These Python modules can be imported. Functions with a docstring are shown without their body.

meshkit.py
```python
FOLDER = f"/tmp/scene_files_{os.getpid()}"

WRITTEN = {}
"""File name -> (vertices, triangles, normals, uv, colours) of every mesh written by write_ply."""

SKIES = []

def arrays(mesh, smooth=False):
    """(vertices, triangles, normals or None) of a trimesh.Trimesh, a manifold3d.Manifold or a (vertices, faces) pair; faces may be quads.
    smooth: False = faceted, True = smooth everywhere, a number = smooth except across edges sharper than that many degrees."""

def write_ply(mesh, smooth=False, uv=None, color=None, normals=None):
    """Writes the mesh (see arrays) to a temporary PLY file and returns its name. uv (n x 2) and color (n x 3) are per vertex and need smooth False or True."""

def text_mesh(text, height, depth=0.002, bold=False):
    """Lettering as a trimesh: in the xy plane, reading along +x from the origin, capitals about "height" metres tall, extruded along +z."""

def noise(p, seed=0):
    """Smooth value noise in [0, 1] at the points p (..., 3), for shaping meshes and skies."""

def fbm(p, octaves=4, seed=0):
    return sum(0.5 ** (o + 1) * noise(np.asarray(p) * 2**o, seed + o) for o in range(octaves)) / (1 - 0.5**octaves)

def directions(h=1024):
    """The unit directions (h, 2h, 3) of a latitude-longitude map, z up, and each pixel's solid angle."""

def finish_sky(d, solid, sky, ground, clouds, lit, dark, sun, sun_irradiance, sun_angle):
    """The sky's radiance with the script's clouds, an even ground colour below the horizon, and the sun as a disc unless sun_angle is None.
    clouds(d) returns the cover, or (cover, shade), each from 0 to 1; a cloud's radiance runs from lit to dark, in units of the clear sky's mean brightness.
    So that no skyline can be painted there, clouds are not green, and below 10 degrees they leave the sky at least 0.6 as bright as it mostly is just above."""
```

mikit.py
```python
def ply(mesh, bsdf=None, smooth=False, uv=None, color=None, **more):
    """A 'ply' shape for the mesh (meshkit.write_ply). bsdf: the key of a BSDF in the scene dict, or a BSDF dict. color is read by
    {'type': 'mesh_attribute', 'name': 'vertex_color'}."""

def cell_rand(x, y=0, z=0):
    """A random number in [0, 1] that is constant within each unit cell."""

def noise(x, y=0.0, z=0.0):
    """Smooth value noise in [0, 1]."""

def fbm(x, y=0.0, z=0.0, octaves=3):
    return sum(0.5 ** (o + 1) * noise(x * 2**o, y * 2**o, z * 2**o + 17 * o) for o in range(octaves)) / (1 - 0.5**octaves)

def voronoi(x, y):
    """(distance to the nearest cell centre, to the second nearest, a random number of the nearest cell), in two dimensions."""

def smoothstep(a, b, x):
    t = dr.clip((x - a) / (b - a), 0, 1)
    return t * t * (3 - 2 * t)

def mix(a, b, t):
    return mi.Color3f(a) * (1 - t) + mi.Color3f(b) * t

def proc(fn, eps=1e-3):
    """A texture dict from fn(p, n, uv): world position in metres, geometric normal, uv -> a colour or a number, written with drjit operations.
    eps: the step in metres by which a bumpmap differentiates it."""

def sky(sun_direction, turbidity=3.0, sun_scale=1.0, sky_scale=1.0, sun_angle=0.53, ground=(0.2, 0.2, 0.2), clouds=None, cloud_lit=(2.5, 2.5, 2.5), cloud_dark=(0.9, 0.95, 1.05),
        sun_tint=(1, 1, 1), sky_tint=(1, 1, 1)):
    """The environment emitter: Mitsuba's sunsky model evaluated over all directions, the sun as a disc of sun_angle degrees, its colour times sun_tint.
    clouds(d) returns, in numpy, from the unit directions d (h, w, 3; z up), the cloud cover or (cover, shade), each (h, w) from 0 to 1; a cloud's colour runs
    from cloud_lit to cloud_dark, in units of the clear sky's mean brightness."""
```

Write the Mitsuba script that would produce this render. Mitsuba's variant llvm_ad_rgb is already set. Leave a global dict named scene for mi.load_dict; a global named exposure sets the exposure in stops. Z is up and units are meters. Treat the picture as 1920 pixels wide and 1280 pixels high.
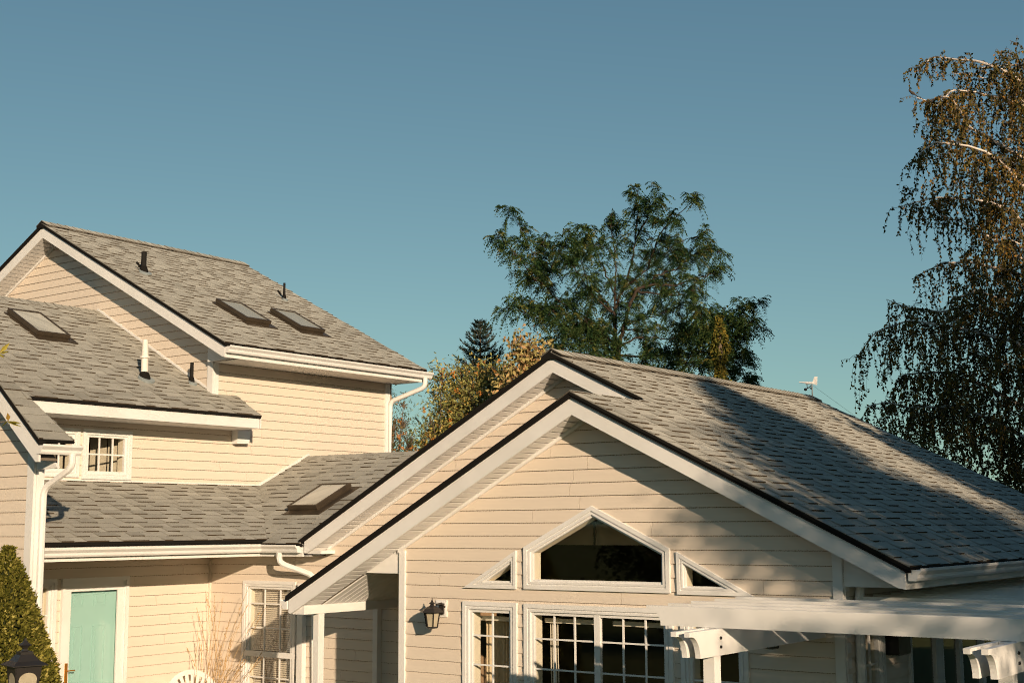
import math
import numpy as np
import trimesh
import mitsuba as mi
import drjit as dr
import mikit
from mikit import noise, fbm, smoothstep, mix
from shapely.geometry import Polygon, box, LineString
from shapely.ops import unary_union
from shapely.prepared import prep

# ------------------------------------------------------------------ camera, sky, exposure
H = 2.9                                   # eye height over the lawn; house measures below are given from eye level
YAW, PITCH, ROLL = 0.63759897, 0.13768348, -0.00515724
_f = np.array([-math.sin(YAW) * math.cos(PITCH), math.cos(YAW) * math.cos(PITCH), math.sin(PITCH)])
_r = np.array([math.cos(YAW), math.sin(YAW), 0.0])
_u = np.cross(_r, _f)
_up = -math.sin(ROLL) * _r + math.cos(ROLL) * _u
scene = {"type": "scene"}
labels = {}
scene["camera"] = {
    "type": "perspective", "fov": 2 * math.degrees(math.atan(960 / 2501.28)), "fov_axis": "x",
    "near_clip": 0.1, "far_clip": 6000.0,
    "to_world": mi.ScalarTransform4f().look_at(origin=[0, 0, H], target=[_f[0], _f[1], H + _f[2]], up=_up.tolist()),
}
SUN = np.array([0.835, -0.535, 0.245])
SUN /= np.linalg.norm(SUN)
exposure = 1.34
scene["sky"] = mikit.sky(SUN.tolist(), turbidity=2.0, sun_scale=2.0, sky_scale=1.32, sun_tint=(1.06, 1.20, 1.80), sky_tint=(0.83, 1.035, 1.03), ground=(0.16, 0.15, 0.10))

# ------------------------------------------------------------------ helpers
_used = set()


def numbered(k):
    if k not in _used:
        _used.add(k)
        return k
    i = 1
    while f"{k}_{i:03d}" in _used:
        i += 1
    k = f"{k}_{i:03d}"
    _used.add(k)
    return k


def thing(name, label, cat, group=None):
    k = numbered(name)
    labels[k] = {"label": label, "category": cat}
    if group:
        labels[k]["group"] = group
    return k


class MB:
    """Collects faces of one mesh."""

    def __init__(self):
        self.v, self.f, self.uv, self.n = [], [], [], 0

    def add(self, v, f, uv=None):
        v = np.asarray(v, float)
        f = np.asarray(f, int)
        if f.shape[1] == 4:
            f = np.vstack([f[:, [0, 1, 2]], f[:, [0, 2, 3]]])
        self.v.append(v)
        self.f.append(f + self.n)
        self.uv.append(np.zeros((len(v), 2)) if uv is None else np.broadcast_to(np.asarray(uv, float), (len(v), 2)))
        self.n += len(v)
        return self

    def box(self, x0, x1, y0, y1, z0, z1, uv=None):
        v = [(x, y, z) for x in (x0, x1) for y in (y0, y1) for z in (z0, z1)]
        return self.add(v, [(0, 1, 3, 2), (4, 6, 7, 5), (0, 4, 5, 1), (2, 3, 7, 6), (0, 2, 6, 4), (1, 5, 7, 3)], uv)

    def tube(self, pts, radii, sides=6, caps=True, uv=None):
        p = np.asarray(pts, float)
        n = len(p)
        r = np.broadcast_to(np.asarray(radii, float), (n,))
        t = np.gradient(p, axis=0)
        t /= np.linalg.norm(t, axis=1, keepdims=True) + 1e-12
        ref = np.array([0, 0, 1.0]) if abs(t[:, 2]).mean() < 0.8 else np.array([1.0, 0, 0])
        a = np.cross(t, ref)
        a /= np.linalg.norm(a, axis=1, keepdims=True) + 1e-12
        b = np.cross(t, a)
        ang = (np.arange(sides) + 0.5) * 2 * np.pi / sides
        v = p[:, None] + r[:, None, None] * (np.cos(ang)[None, :, None] * a[:, None] + np.sin(ang)[None, :, None] * b[:, None])
        i, j = np.meshgrid(np.arange(n - 1), np.arange(sides), indexing="ij")
        q = np.stack([i * sides + j, i * sides + (j + 1) % sides, (i + 1) * sides + (j + 1) % sides, (i + 1) * sides + j], -1).reshape(-1, 4)
        self.add(v.reshape(-1, 3), q, uv)
        if caps:
            for e, off in ((0, 0), (n - 1, (n - 1) * sides)):
                ring = v[e]
                self.add(np.vstack([ring, p[e]]), [(k, (k + 1) % sides, sides) for k in range(sides)], uv)
        return self

    def lathe(self, prof, c, sides=12, rot=0.0, uv=None):
        ang = (np.arange(sides)) * 2 * np.pi / sides + rot
        pr = np.asarray(prof, float)
        v = np.stack([c[0] + pr[:, 0, None] * np.cos(ang), c[1] + pr[:, 0, None] * np.sin(ang), c[2] + np.repeat(pr[:, 1, None], sides, 1)], -1)
        n = len(pr)
        i, j = np.meshgrid(np.arange(n - 1), np.arange(sides), indexing="ij")
        q = np.stack([i * sides + j, i * sides + (j + 1) % sides, (i + 1) * sides + (j + 1) % sides, (i + 1) * sides + j], -1).reshape(-1, 4)
        return self.add(v.reshape(-1, 3), q, uv)

    def arrays(self):
        return np.vstack(self.v), np.vstack(self.f), np.vstack(self.uv)


def put(key, mb, bsdf, smooth=False, raise_by=H, use_uv=False, kind=None, label=None, exact=False):
    """One entry of the scene from a mesh; house measures are lifted from eye level to the ground's zero."""
    key = key if exact else numbered(key)
    v, f, uv = mb.arrays()
    v = v + [0, 0, raise_by]
    m = trimesh.Trimesh(v, f, process=False)
    scene[key] = mikit.ply(m, bsdf, smooth=smooth, uv=uv if use_uv else None)
    if kind or label:
        d = labels.setdefault(key, {})
        if kind:
            d["kind"] = kind
        if label:
            d["label"] = label
    return key


class Fr:
    """A plane's own axes: u and v along it, d out of it."""

    def __init__(self, O, U, V):
        self.O, self.U, self.V = (np.asarray(x, float) for x in (O, U, V))
        self.U /= np.linalg.norm(self.U)
        self.V /= np.linalg.norm(self.V)
        self.N = np.cross(self.U, self.V)

    def map(self, u, v, d):
        u, v, d = np.broadcast_arrays(*(np.asarray(x, float) for x in (u, v, d)))
        return self.O + u[..., None] * self.U + v[..., None] * self.V + d[..., None] * self.N


def wallY(y):
    return Fr((0, y, 0), (1, 0, 0), (0, 0, 1))       # faces -y, u = x


def wallX(x):
    return Fr((x, 0, 0), (0, 1, 0), (0, 0, 1))       # faces +x, u = y


def geoms(g):
    if g.is_empty:
        return []
    return [p for p in getattr(g, "geoms", [g]) if p.geom_type == "Polygon" and p.area > 1e-6]


def prism(mb, fr, poly, d0, d1, uv=None, back=True):
    """A plane outline given thickness from d0 to d1; d1 may be a function of v."""
    fd = d1 if callable(d1) else (lambda v: np.full(np.shape(v), d1))
    for g in geoms(poly):
        v2, tri = trimesh.creation.triangulate_polygon(g, engine="earcut")
        v2 = np.asarray(v2)
        mb.add(fr.map(v2[:, 0], v2[:, 1], fd(v2[:, 1])), tri, uv)
        if back:
            mb.add(fr.map(v2[:, 0], v2[:, 1], d0), np.asarray(tri)[:, ::-1], uv)
        for ring in [g.exterior, *g.interiors]:
            c = np.asarray(ring.coords)[:-1]
            n = len(c)
            a = fr.map(c[:, 0], c[:, 1], fd(c[:, 1]))
            b = fr.map(c[:, 0], c[:, 1], d0)
            k = np.arange(n)
            mb.add(np.vstack([a, b]), np.stack([k, (k + 1) % n, (k + 1) % n + n, k + n], -1), uv)
    return mb


def pr(*a, **k):
    return prism(MB(), *a, **k)


def bx(*a):
    return MB().box(*a)


def seg_box(mb, a, b, w, h, up=(0, 0, 1)):
    """A straight bar of section w (sideways) by h (upwards) from a to b."""
    a, b, up = (np.asarray(x, float) for x in (a, b, up))
    t = (b - a) / np.linalg.norm(b - a)
    s = np.cross(t, up)
    s /= np.linalg.norm(s)
    q = np.cross(s, t)
    v = [p + i * s * w / 2 + j * q * h / 2 for p in (a, b) for i in (-1, 1) for j in (-1, 1)]
    return mb.add(v, [(0, 1, 3, 2), (4, 6, 7, 5), (0, 4, 5, 1), (2, 3, 7, 6), (0, 2, 6, 4), (1, 5, 7, 3)])


# ------------------------------------------------------------------ materials
def principled(name, color, rough=0.6, spec=0.3, metallic=0.0, two=True, **k):
    d = {"type": "principled", "base_color": color if isinstance(color, dict) else {"type": "rgb", "value": list(color)}, "roughness": rough, "specular": spec, "metallic": metallic, **k}
    scene[name] = {"type": "twosided", "bsdf": d} if two else d


def proc(fn, **k):
    return mikit.proc(fn, **k)


def f_siding(p, n, uv):
    h = p.x + p.y
    g = fbm(h * 3.0, p.z * 60.0, 3.0, octaves=3)
    w = fbm(h * 0.7, p.z * 0.9, 7.0, octaves=3)
    return mix((0.555, 0.48, 0.40), (0.605, 0.53, 0.445), g * 0.55 + w * 0.45)


def f_white(p, n, uv):
    w = fbm(p.x * 2.5 + p.y * 2.5, p.z * 2.5, p.y * 1.5, octaves=3)
    return mix((0.59, 0.58, 0.56), (0.64, 0.63, 0.615), smoothstep(0.2, 0.7, w))


def f_shingle(p, n, uv):
    g = noise(p.x * 70, p.y * 70, p.z * 70)
    g2 = fbm(p.x * 9.0, p.y * 9.0, p.z * 9.0, octaves=2)
    t = uv.y * 0.6 + g * 0.22 + g2 * 0.18
    c = mix((0.172, 0.167, 0.146), (0.33, 0.322, 0.285), t)
    stain = smoothstep(0.5, 0.8, fbm(p.x * 0.8, p.y * 0.8, p.z * 2.0, octaves=3))
    c = c * (1 - 0.2 * stain)
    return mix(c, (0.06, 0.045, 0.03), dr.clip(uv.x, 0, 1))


def leaf_fn(dark, light, yellow, yf):
    def fn(p, n, uv):
        c = mix(dark, light, smoothstep(0.0, 1.0, uv.y))
        return mix(c, yellow, smoothstep(1 - yf, 1 - yf * 0.6, uv.x))
    return fn


def leaf_mat(name, dark, light, yellow=(0.2, 0.15, 0.03), yf=0.1, trans=0.55, rough=0.55):
    scene[name] = {"type": "principledthin", "base_color": proc(leaf_fn(dark, light, yellow, yf)), "roughness": rough, "diff_trans": trans, "spec_trans": 0.0, "eta": 1.4}


def f_lawn(p, n, uv):
    a = fbm(p.x * 0.6, p.y * 0.6, 0.0, octaves=4)
    b = noise(p.x * 25, p.y * 25, 0.0)
    return mix((0.05, 0.065, 0.02), (0.12, 0.115, 0.045), a * 0.6 + b * 0.4)


def f_bark(p, n, uv):
    a = fbm(p.x * 20, p.y * 20, p.z * 5, octaves=3)
    return mix((0.07, 0.05, 0.035), (0.18, 0.14, 0.10), a)


def f_birch(p, n, uv):
    a = smoothstep(0.62, 0.72, fbm(p.x * 6, p.y * 6, p.z * 16, octaves=2))
    return mix((0.62, 0.53, 0.46), (0.06, 0.045, 0.035), a)


def f_frost(p, n, uv):
    w = fbm(p.x * 12, p.y * 12, p.z * 12, octaves=3)
    return mix((0.26, 0.225, 0.16), (0.40, 0.36, 0.27), w)


def f_bronze(p, n, uv):
    w = fbm(p.x * 9, p.y * 9, p.z * 9, octaves=3)
    return mix((0.022, 0.017, 0.012), (0.055, 0.04, 0.025), w)


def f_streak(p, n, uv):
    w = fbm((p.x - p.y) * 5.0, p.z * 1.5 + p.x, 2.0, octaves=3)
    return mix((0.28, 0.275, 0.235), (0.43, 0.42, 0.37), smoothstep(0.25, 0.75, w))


principled("siding_paint", proc(f_siding), 0.55, 0.35)
principled("white_paint", proc(f_white), 0.5, 0.4)
principled("shingle_granules", proc(f_shingle), 0.9, 0.15)
principled("edge_asphalt", (0.010, 0.009, 0.008), 0.9, 0.1)
principled("sheathing", (0.30, 0.20, 0.12), 0.8, 0.2)  # brown stands for shade where it shows under the boards
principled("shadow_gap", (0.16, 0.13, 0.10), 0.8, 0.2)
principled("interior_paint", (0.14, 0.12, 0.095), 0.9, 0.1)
principled("jamb_paint", (0.60, 0.55, 0.43), 0.7, 0.2)
principled("blind_vinyl", (0.56, 0.51, 0.41), 0.6, 0.3)
principled("curtain_cloth", (0.50, 0.41, 0.27), 0.9, 0.1)
principled("panelling", (0.36, 0.33, 0.25), 0.8, 0.2)
principled("bronze_frame", proc(f_bronze), 0.45, 0.4)
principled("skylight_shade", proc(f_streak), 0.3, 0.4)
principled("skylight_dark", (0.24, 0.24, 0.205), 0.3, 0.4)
principled("shrub_heart", (0.02, 0.024, 0.008), 0.9, 0.1)
principled("black_pipe", (0.012, 0.011, 0.010), 0.8, 0.15)
principled("black_iron", (0.018, 0.016, 0.015), 0.4, 0.5)
principled("frosted_pane", proc(f_frost), 0.35, 0.5)
principled("lead_grey", (0.21, 0.24, 0.245), 0.5, 0.4)
principled("vent_white", (0.66, 0.60, 0.54), 0.6, 0.3)
principled("hazed_mint_paint", (0.28, 0.47, 0.43), 0.45, 0.4)  # paled to hold the haze of the storm glass reflection
principled("brass", (0.55, 0.26, 0.05), 0.35, 0.5, metallic=0.8)
principled("plastic_white", (0.75, 0.70, 0.66), 0.4, 0.5)
principled("bird_brown", (0.06, 0.045, 0.035), 0.8, 0.2)
principled("straw", (0.40, 0.26, 0.12), 0.8, 0.2)
principled("berry_orange", (0.46, 0.17, 0.035), 0.4, 0.4)
principled("lawn_grass", proc(f_lawn), 0.9, 0.1)
principled("bark", proc(f_bark), 0.85, 0.2)
principled("bark_dark", (0.045, 0.033, 0.024), 0.9, 0.1)
principled("birch_bark", proc(f_birch), 0.7, 0.3)
scene["window_glass"] = {"type": "thindielectric", "int_ior": 1.5}
leaf_mat("leaf_locust", (0.014, 0.042, 0.018), (0.085, 0.125, 0.038), (0.16, 0.15, 0.04), 0.10, trans=0.5)
leaf_mat("leaf_birch", (0.018, 0.023, 0.008), (0.145, 0.115, 0.034), (0.27, 0.145, 0.034), 0.28, trans=0.35)
leaf_mat("leaf_rowan", (0.07, 0.085, 0.025), (0.36, 0.34, 0.12), (0.46, 0.34, 0.10), 0.2, trans=0.25)
leaf_mat("leaf_golden", (0.22, 0.19, 0.07), (0.40, 0.32, 0.13), (0.44, 0.27, 0.13), 0.4, trans=0.25)
leaf_mat("leaf_vine", (0.045, 0.055, 0.014), (0.145, 0.13, 0.028), (0.21, 0.155, 0.03), 0.3, trans=0.35)
leaf_mat("leaf_spruce", (0.014, 0.028, 0.022), (0.045, 0.065, 0.048), (0.06, 0.06, 0.04), 0.1, trans=0.2)
leaf_mat("leaf_shrub", (0.05, 0.055, 0.010), (0.24, 0.215, 0.045), (0.36, 0.31, 0.09), 0.12, trans=0.35)
leaf_mat("leaf_shade", (0.02, 0.035, 0.01), (0.06, 0.08, 0.02), (0.1, 0.09, 0.02), 0.1)
leaf_mat("leaf_cedar", (0.04, 0.05, 0.02), (0.13, 0.13, 0.05), (0.2, 0.16, 0.05), 0.15)
leaf_mat("leaf_twig", (0.14, 0.13, 0.02), (0.36, 0.30, 0.06), (0.40, 0.25, 0.06), 0.2)

# ------------------------------------------------------------------ the lie of the land
g = MB()
R = 3000.0
g.add([(-R, -R, 0), (R, -R, 0), (R, R, 0), (-R, R, 0)], [(0, 1, 2, 3)])
put("lawn", g, "lawn_grass", raise_by=0.0, kind="structure", label="mown grass lawn around the house")

# ------------------------------------------------------------------ the house: measures from eye level
house = thing("house", "cream clapboard house with grey shingled gable roofs, white trim and a mint green front door", "house")
Hs = house + "__"
PIECES_MAX = 300
rng = np.random.default_rng(7)
BIG = 50.0

# roof lines: height of the top of the fascia
ZFR = lambda x: -0.352 + 0.497 * (-3.904 - x)                 # right slope shared by both front gables
X1, X0 = -7.08, -8.35                                         # ridges of the near and the far front gable
Z1, Z0 = ZFR(X1), ZFR(X0)
SL = 0.53
ZF1L = lambda x: Z1 - SL * (X1 - x)
ZF0L = lambda x: Z0 - SL * (X0 - x)
YF1, YW1, YF0, YW0, YFB = 10.50, 10.81, 12.02, 12.31, 18.95
XA, ZA, SA = -18.6, 4.83, 0.52
YFA, YWA, YAB, XW = 12.42, 12.75, 16.72, -14.8
XAE = -14.18
ZAR = lambda x: ZA - SA * (x - XA)
XD = -14.24
DV = 0.178                                                    # fascia depth, plumb

_sh = []                                                      # every shingle, to be ranked by the size it shows at


def shingle_roof(roof, fr, region, first_v, nmax, expo=0.143, raised=0.5, seed=1):
    """Courses of laminated tabs laid over a roof slope; the fr's d is out of the slope."""
    r = np.random.default_rng(seed)
    pz = prep(region)
    u0, v0, u1, v1 = region.bounds
    n = int(math.ceil((v1 - first_v) / expo))
    for k in range(n):
        a = first_v + k * expo
        b = a + expo + 0.02
        u = u0 - r.uniform(0, 0.3)
        high = bool(k % 2)
        while u < u1:
            w = r.uniform(0.11, 0.20) if r.random() < 0.35 else r.uniform(0.2, 0.38)
            high = not high
            h0 = (r.uniform(0.0125, 0.017) if high else r.uniform(0.004, 0.006))
            va = a + r.normal(0, 0.0018)
            tone = float(np.clip((0.42 if high else 0.55) + r.normal(0, 0.2), 0, 1))
            rect = box(u + 0.002, va, u + w - 0.002, b)
            u += w
            if pz.contains(rect):
                polys = [rect]
            elif pz.intersects(rect):
                polys = [p for p in geoms(rect.intersection(region)) if p.area > 4e-4]
            else:
                continue
            for p in polys:
                c = np.asarray(p.convex_hull.exterior.coords)[:-1]
                t = (c[:, 1] - va) / (b - va)
                d = h0 * (1 - t) + 0.0015 * t + 0.001 * high
                top = fr.map(c[:, 0], c[:, 1], d)
                bot = fr.map(c[:, 0], c[:, 1], np.full(len(c), -0.004))
                m = len(c)
                tri = [(0, i, i + 1) for i in range(1, m - 1)]
                uvs, Vs = [np.tile([0, tone], (m, 1))], [top]
                for i in range(m):
                    j = (i + 1) % m
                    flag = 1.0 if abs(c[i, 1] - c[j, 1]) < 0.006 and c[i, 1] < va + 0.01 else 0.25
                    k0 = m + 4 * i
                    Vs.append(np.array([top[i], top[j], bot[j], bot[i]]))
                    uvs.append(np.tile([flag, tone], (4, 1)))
                    tri += [(k0, k0 + 2, k0 + 1), (k0, k0 + 3, k0 + 2)]
                V, uv, tri = np.vstack(Vs), np.vstack(uvs), np.array(tri)
                ctr = top.mean(0)
                dist = np.linalg.norm(ctr)
                _sh.append((p.area * abs(fr.N @ ctr) / dist ** 3, roof, V, tri, uv))


def lay_shingles():
    """The largest to the eye are parts of their own; the others of a roof are one part."""
    _sh.sort(key=lambda s: -s[0])
    rest = {}
    for i, (_, roof, V, tri, uv) in enumerate(_sh):
        if i < PIECES_MAX:
            put(roof + "__shingle", MB().add(V, tri, uv), "shingle_granules", use_uv=True)
        else:
            rest.setdefault(roof, MB()).add(V, tri, uv)
    for roof, mb in rest.items():
        put(roof + "__shingle_field", mb, "shingle_granules", use_uv=True, kind="stuff")


def slope_frame(P, U, V):
    return Fr(P, U, V)


def plan_region(fr, pts):
    """An outline on a slope from points (x, y) in plan, pushed onto the slope along z."""
    out = []
    for x, y in pts:
        z = (fr.N @ fr.O - fr.N[0] * x - fr.N[1] * y) / fr.N[2]
        q = np.array([x, y, z]) - fr.O
        out.append((q @ fr.U, q @ fr.V))
    return Polygon(out)


def deck(name, fr, region, thick=0.03, bsdf="edge_asphalt"):
    return put(Hs + name, pr(fr, region, -thick, 0.0), bsdf)


SHL = 0.045                                                   # roof skin over the fascia line


def xslope(x_ref, z_ref, slope):
    """Slope facing +x through (x_ref, z_ref)."""
    c = 1 / math.hypot(1, slope)
    return Fr((x_ref, 0, z_ref), (0, 1, 0), (-c, 0, slope * c))


def xslope_l(x_ref, z_ref, slope):
    c = 1 / math.hypot(1, slope)
    return Fr((x_ref, 0, z_ref), (0, -1, 0), (c, 0, slope * c))


# front wing, right slope
frF = xslope(-3.86, ZFR(-3.86) + SHL, 0.497)
regF = plan_region(frF, [(-3.84, YF1 - 0.035), (-3.84, YFB), (X0, YFB), (X0, YF0 - 0.035), (X1, YF0 - 0.035), (X1, YF1 - 0.035)])
roofF = deck("roof", frF, regF)
shingle_roof(roofF, frF, regF, -0.01, 0, seed=11)
# left slopes of the front gables (turned away)
for (xr, ya, yb, xe) in ((X1, YF1 - 0.03, YW0, -10.86), (X0, YF0 - 0.03, YFB, -12.24)):
    frl = xslope_l(xr, ZFR(xr) + SHL, SL)
    deck("roof", frl, plan_region(frl, [(xr, ya), (xr, yb), (xe, yb), (xe, ya)]), bsdf="edge_asphalt")

# tall wing
frA = xslope(XAE + 0.03, ZAR(XAE + 0.03) + SHL, SA)
regA = plan_region(frA, [(XAE + 0.05, YFA - 0.035), (XAE + 0.05, YAB), (XA, YAB), (XA, YFA - 0.035)])
roofA = deck("roof", frA, regA)
shingle_roof(roofA, frA, regA, -0.01, 0, seed=12)
frl = xslope_l(XA, ZA + SHL, SA)
deck("roof", frl, plan_region(frl, [(XA, YFA - 0.03), (XA, YAB), (-23.4, YAB), (-23.4, YFA - 0.03)]))

# lower roof in front of the tall gable
SB = 0.538
ZB = lambda x: -SB * x - 6.0517                               # skin
XBE, XBR = -14.215, -17.52
frB = xslope(XBE + 0.02, ZB(XBE + 0.02), SB)
regB = plan_region(frB, [(XBE + 0.03, 7.6), (XBE + 0.03, 13.14), (-14.82, 13.20), (-14.80, 12.76), (XBR, 12.745), (XBR, 7.6)])
roofB = deck("roof", frB, regB)
shingle_roof(roofB, frB, regB, -0.01, 0, seed=13)
frl = xslope_l(XBR, ZB(XBR), SB)
deck("roof", frl, plan_region(frl, [(XBR, 7.6), (XBR, 12.745), (-21.0, 12.745), (-21.0, 7.6)]))

# porch roof under the upper windows, and the roof that meets it in a valley
SD, SE = 0.40, 0.479
ZD = lambda x: 0.605 - SD * (x + 14.8)
YEE, YER = 12.02, 14.65
ZE = lambda y: 1.07 - SE * (YER - y)
frD = xslope(-12.92, ZD(-12.92), SD)
vy = lambda x: YER - (1.07 - ZD(x)) / SE
regD = plan_region(frD, [(-12.9, 8.62), (-12.9, vy(-12.9)), (-14.79, vy(-14.79)), (-14.79, 8.62)])
roofD = deck("roof", frD, regD)
shingle_roof(roofD, frD, regD, -0.005, 0, seed=14)
cE = 1 / math.hypot(1, SE)
frE = Fr((0, YEE - 0.02, ZE(YEE - 0.02)), (1, 0, 0), (0, cE, SE * cE))
xe_at = lambda y: X0 - (Z0 + SHL - ZE(y)) / SL                  # where the far gable's left slope takes over
regE = plan_region(frE, [(-12.9, vy(-12.9) - 0.002), (-12.94 + 0.05, YEE - 0.03), (-12.22, YEE - 0.03), (xe_at(YER), YER), (-14.79, YER), (-14.79, vy(-14.79))])
roofE = deck("roof", frE, regE)
shingle_roof(roofE, frE, regE, -0.005, 0, seed=15)
frl = Fr((0, YER, 1.07), (-1, 0, 0), (0, -cE, SE * cE))
deck("roof", frl, plan_region(frl, [(-14.79, YER), (-9.9, YER), (-9.9, 17.2), (-14.79, 17.2)]))

# little gable at the left edge
XCE, SC, YFC, YWC, YCB = -11.96, 0.82, 8.05, 8.30, 8.64
ZC = lambda x: 0.885 + SC * (XCE - x)
frC = xslope(XCE + 0.03, ZC(XCE + 0.03) + 0.05, SC)
regC = plan_region(frC, [(XCE + 0.04, YFC - 0.03), (XCE + 0.05, 8.44), (-12.34, 8.32), (-12.64, 8.235), (-13.3, 8.05), (-13.3, YFC - 0.03)])
roofC = deck("roof", frC, regC)
shingle_roof(roofC, frC, regC, -0.01, 0, seed=16)
lay_shingles()


# ridge caps -------------------------------------------------------
def ridge(roof, p0, p1, sl, sr, axis, vent=True, w=0.13, seed=3):
    """Folded cap shingles over a ridge from p0 to p1; axis 'y' or 'x'."""
    r = np.random.default_rng(seed)
    p0, p1 = np.asarray(p0, float), np.asarray(p1, float)
    L = np.linalg.norm(p1 - p0)
    t = (p1 - p0) / L
    side = np.array([1.0, 0, 0]) if axis == "y" else np.array([0, -1.0, 0])
    lift = 0.0
    if vent:
        m = MB()
        h = 0.026
        lift = h
        rows = []
        for q in (p0, p1):
            rows += [q - side * w - [0, 0, w * sl - h], q + [0, 0, h + 0.004], q + side * w - [0, 0, w * sr - h], q + side * w - [0, 0, w * sr + 0.01], q - side * w - [0, 0, w * sl + 0.01]]
        m.add(rows, [(0, 1, 6, 5), (1, 2, 7, 6), (2, 3, 8, 7), (4, 0, 5, 9)])
        m.add(rows, [(0, 1, 2), (0, 2, 3), (0, 3, 4), (5, 6, 7), (5, 7, 8), (5, 8, 9)])
        put(roof + "__ridge_vent", m, "edge_asphalt")
    e = 0.145
    k = 0
    s = 0.0
    while s < L - 0.02:
        a = p0 + t * s
        b = p0 + t * min(s + e * 1.25, L)
        ha, hb = lift + 0.016 + r.normal(0, 0.002), lift + 0.006
        tone = float(np.clip(0.5 + r.normal(0, 0.2), 0, 1))
        ww = w + 0.012
        V, uv = [], []
        for q, h in ((a, ha), (b, hb)):
            V += [q - side * ww - [0, 0, ww * sl - h], q + [0, 0, h + 0.005], q + side * ww - [0, 0, ww * sr - h]]
            V += [q - side * ww - [0, 0, ww * sl - h + 0.012], q + [0, 0, h - 0.008], q + side * ww - [0, 0, ww * sr - h + 0.012]]
        uv = [[0, tone]] * 12
        m = MB().add(V, [(0, 1, 7, 6), (1, 2, 8, 7)], uv)
        m.add(V, [(0, 3, 4, 1), (1, 4, 5, 2), (2, 5, 11, 8), (0, 6, 9, 3)], [[0.8, tone]] * 12)
        put(roof + "__ridge_cap", m, "shingle_granules", use_uv=True)
        s += e
        k += 1


ridge(roofF, (X0, YF0 - 0.03, Z0 + SHL), (X0, YFB, Z0 + SHL), SL, 0.497, "y", seed=21)
ridge(roofF, (X1, YF1 - 0.035, Z1 + SHL - 0.012), (X1, YF0 - 0.01, Z1 + SHL - 0.012), SL, 0.497, "y", vent=False, seed=22)
ridge(roofA, (XA, YFA - 0.035, ZA + SHL), (XA, YAB, ZA + SHL), SA, SA, "y", seed=23)
ridge(roofB, (XBR, 9.6, ZB(XBR)), (XBR, 12.74, ZB(XBR)), SB, SB, "y", vent=False, seed=24)
ridge(roofE, (-14.77, YER, 1.07), (-9.9, YER, 1.07), SE, SE, "x", vent=False, seed=25)


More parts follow.
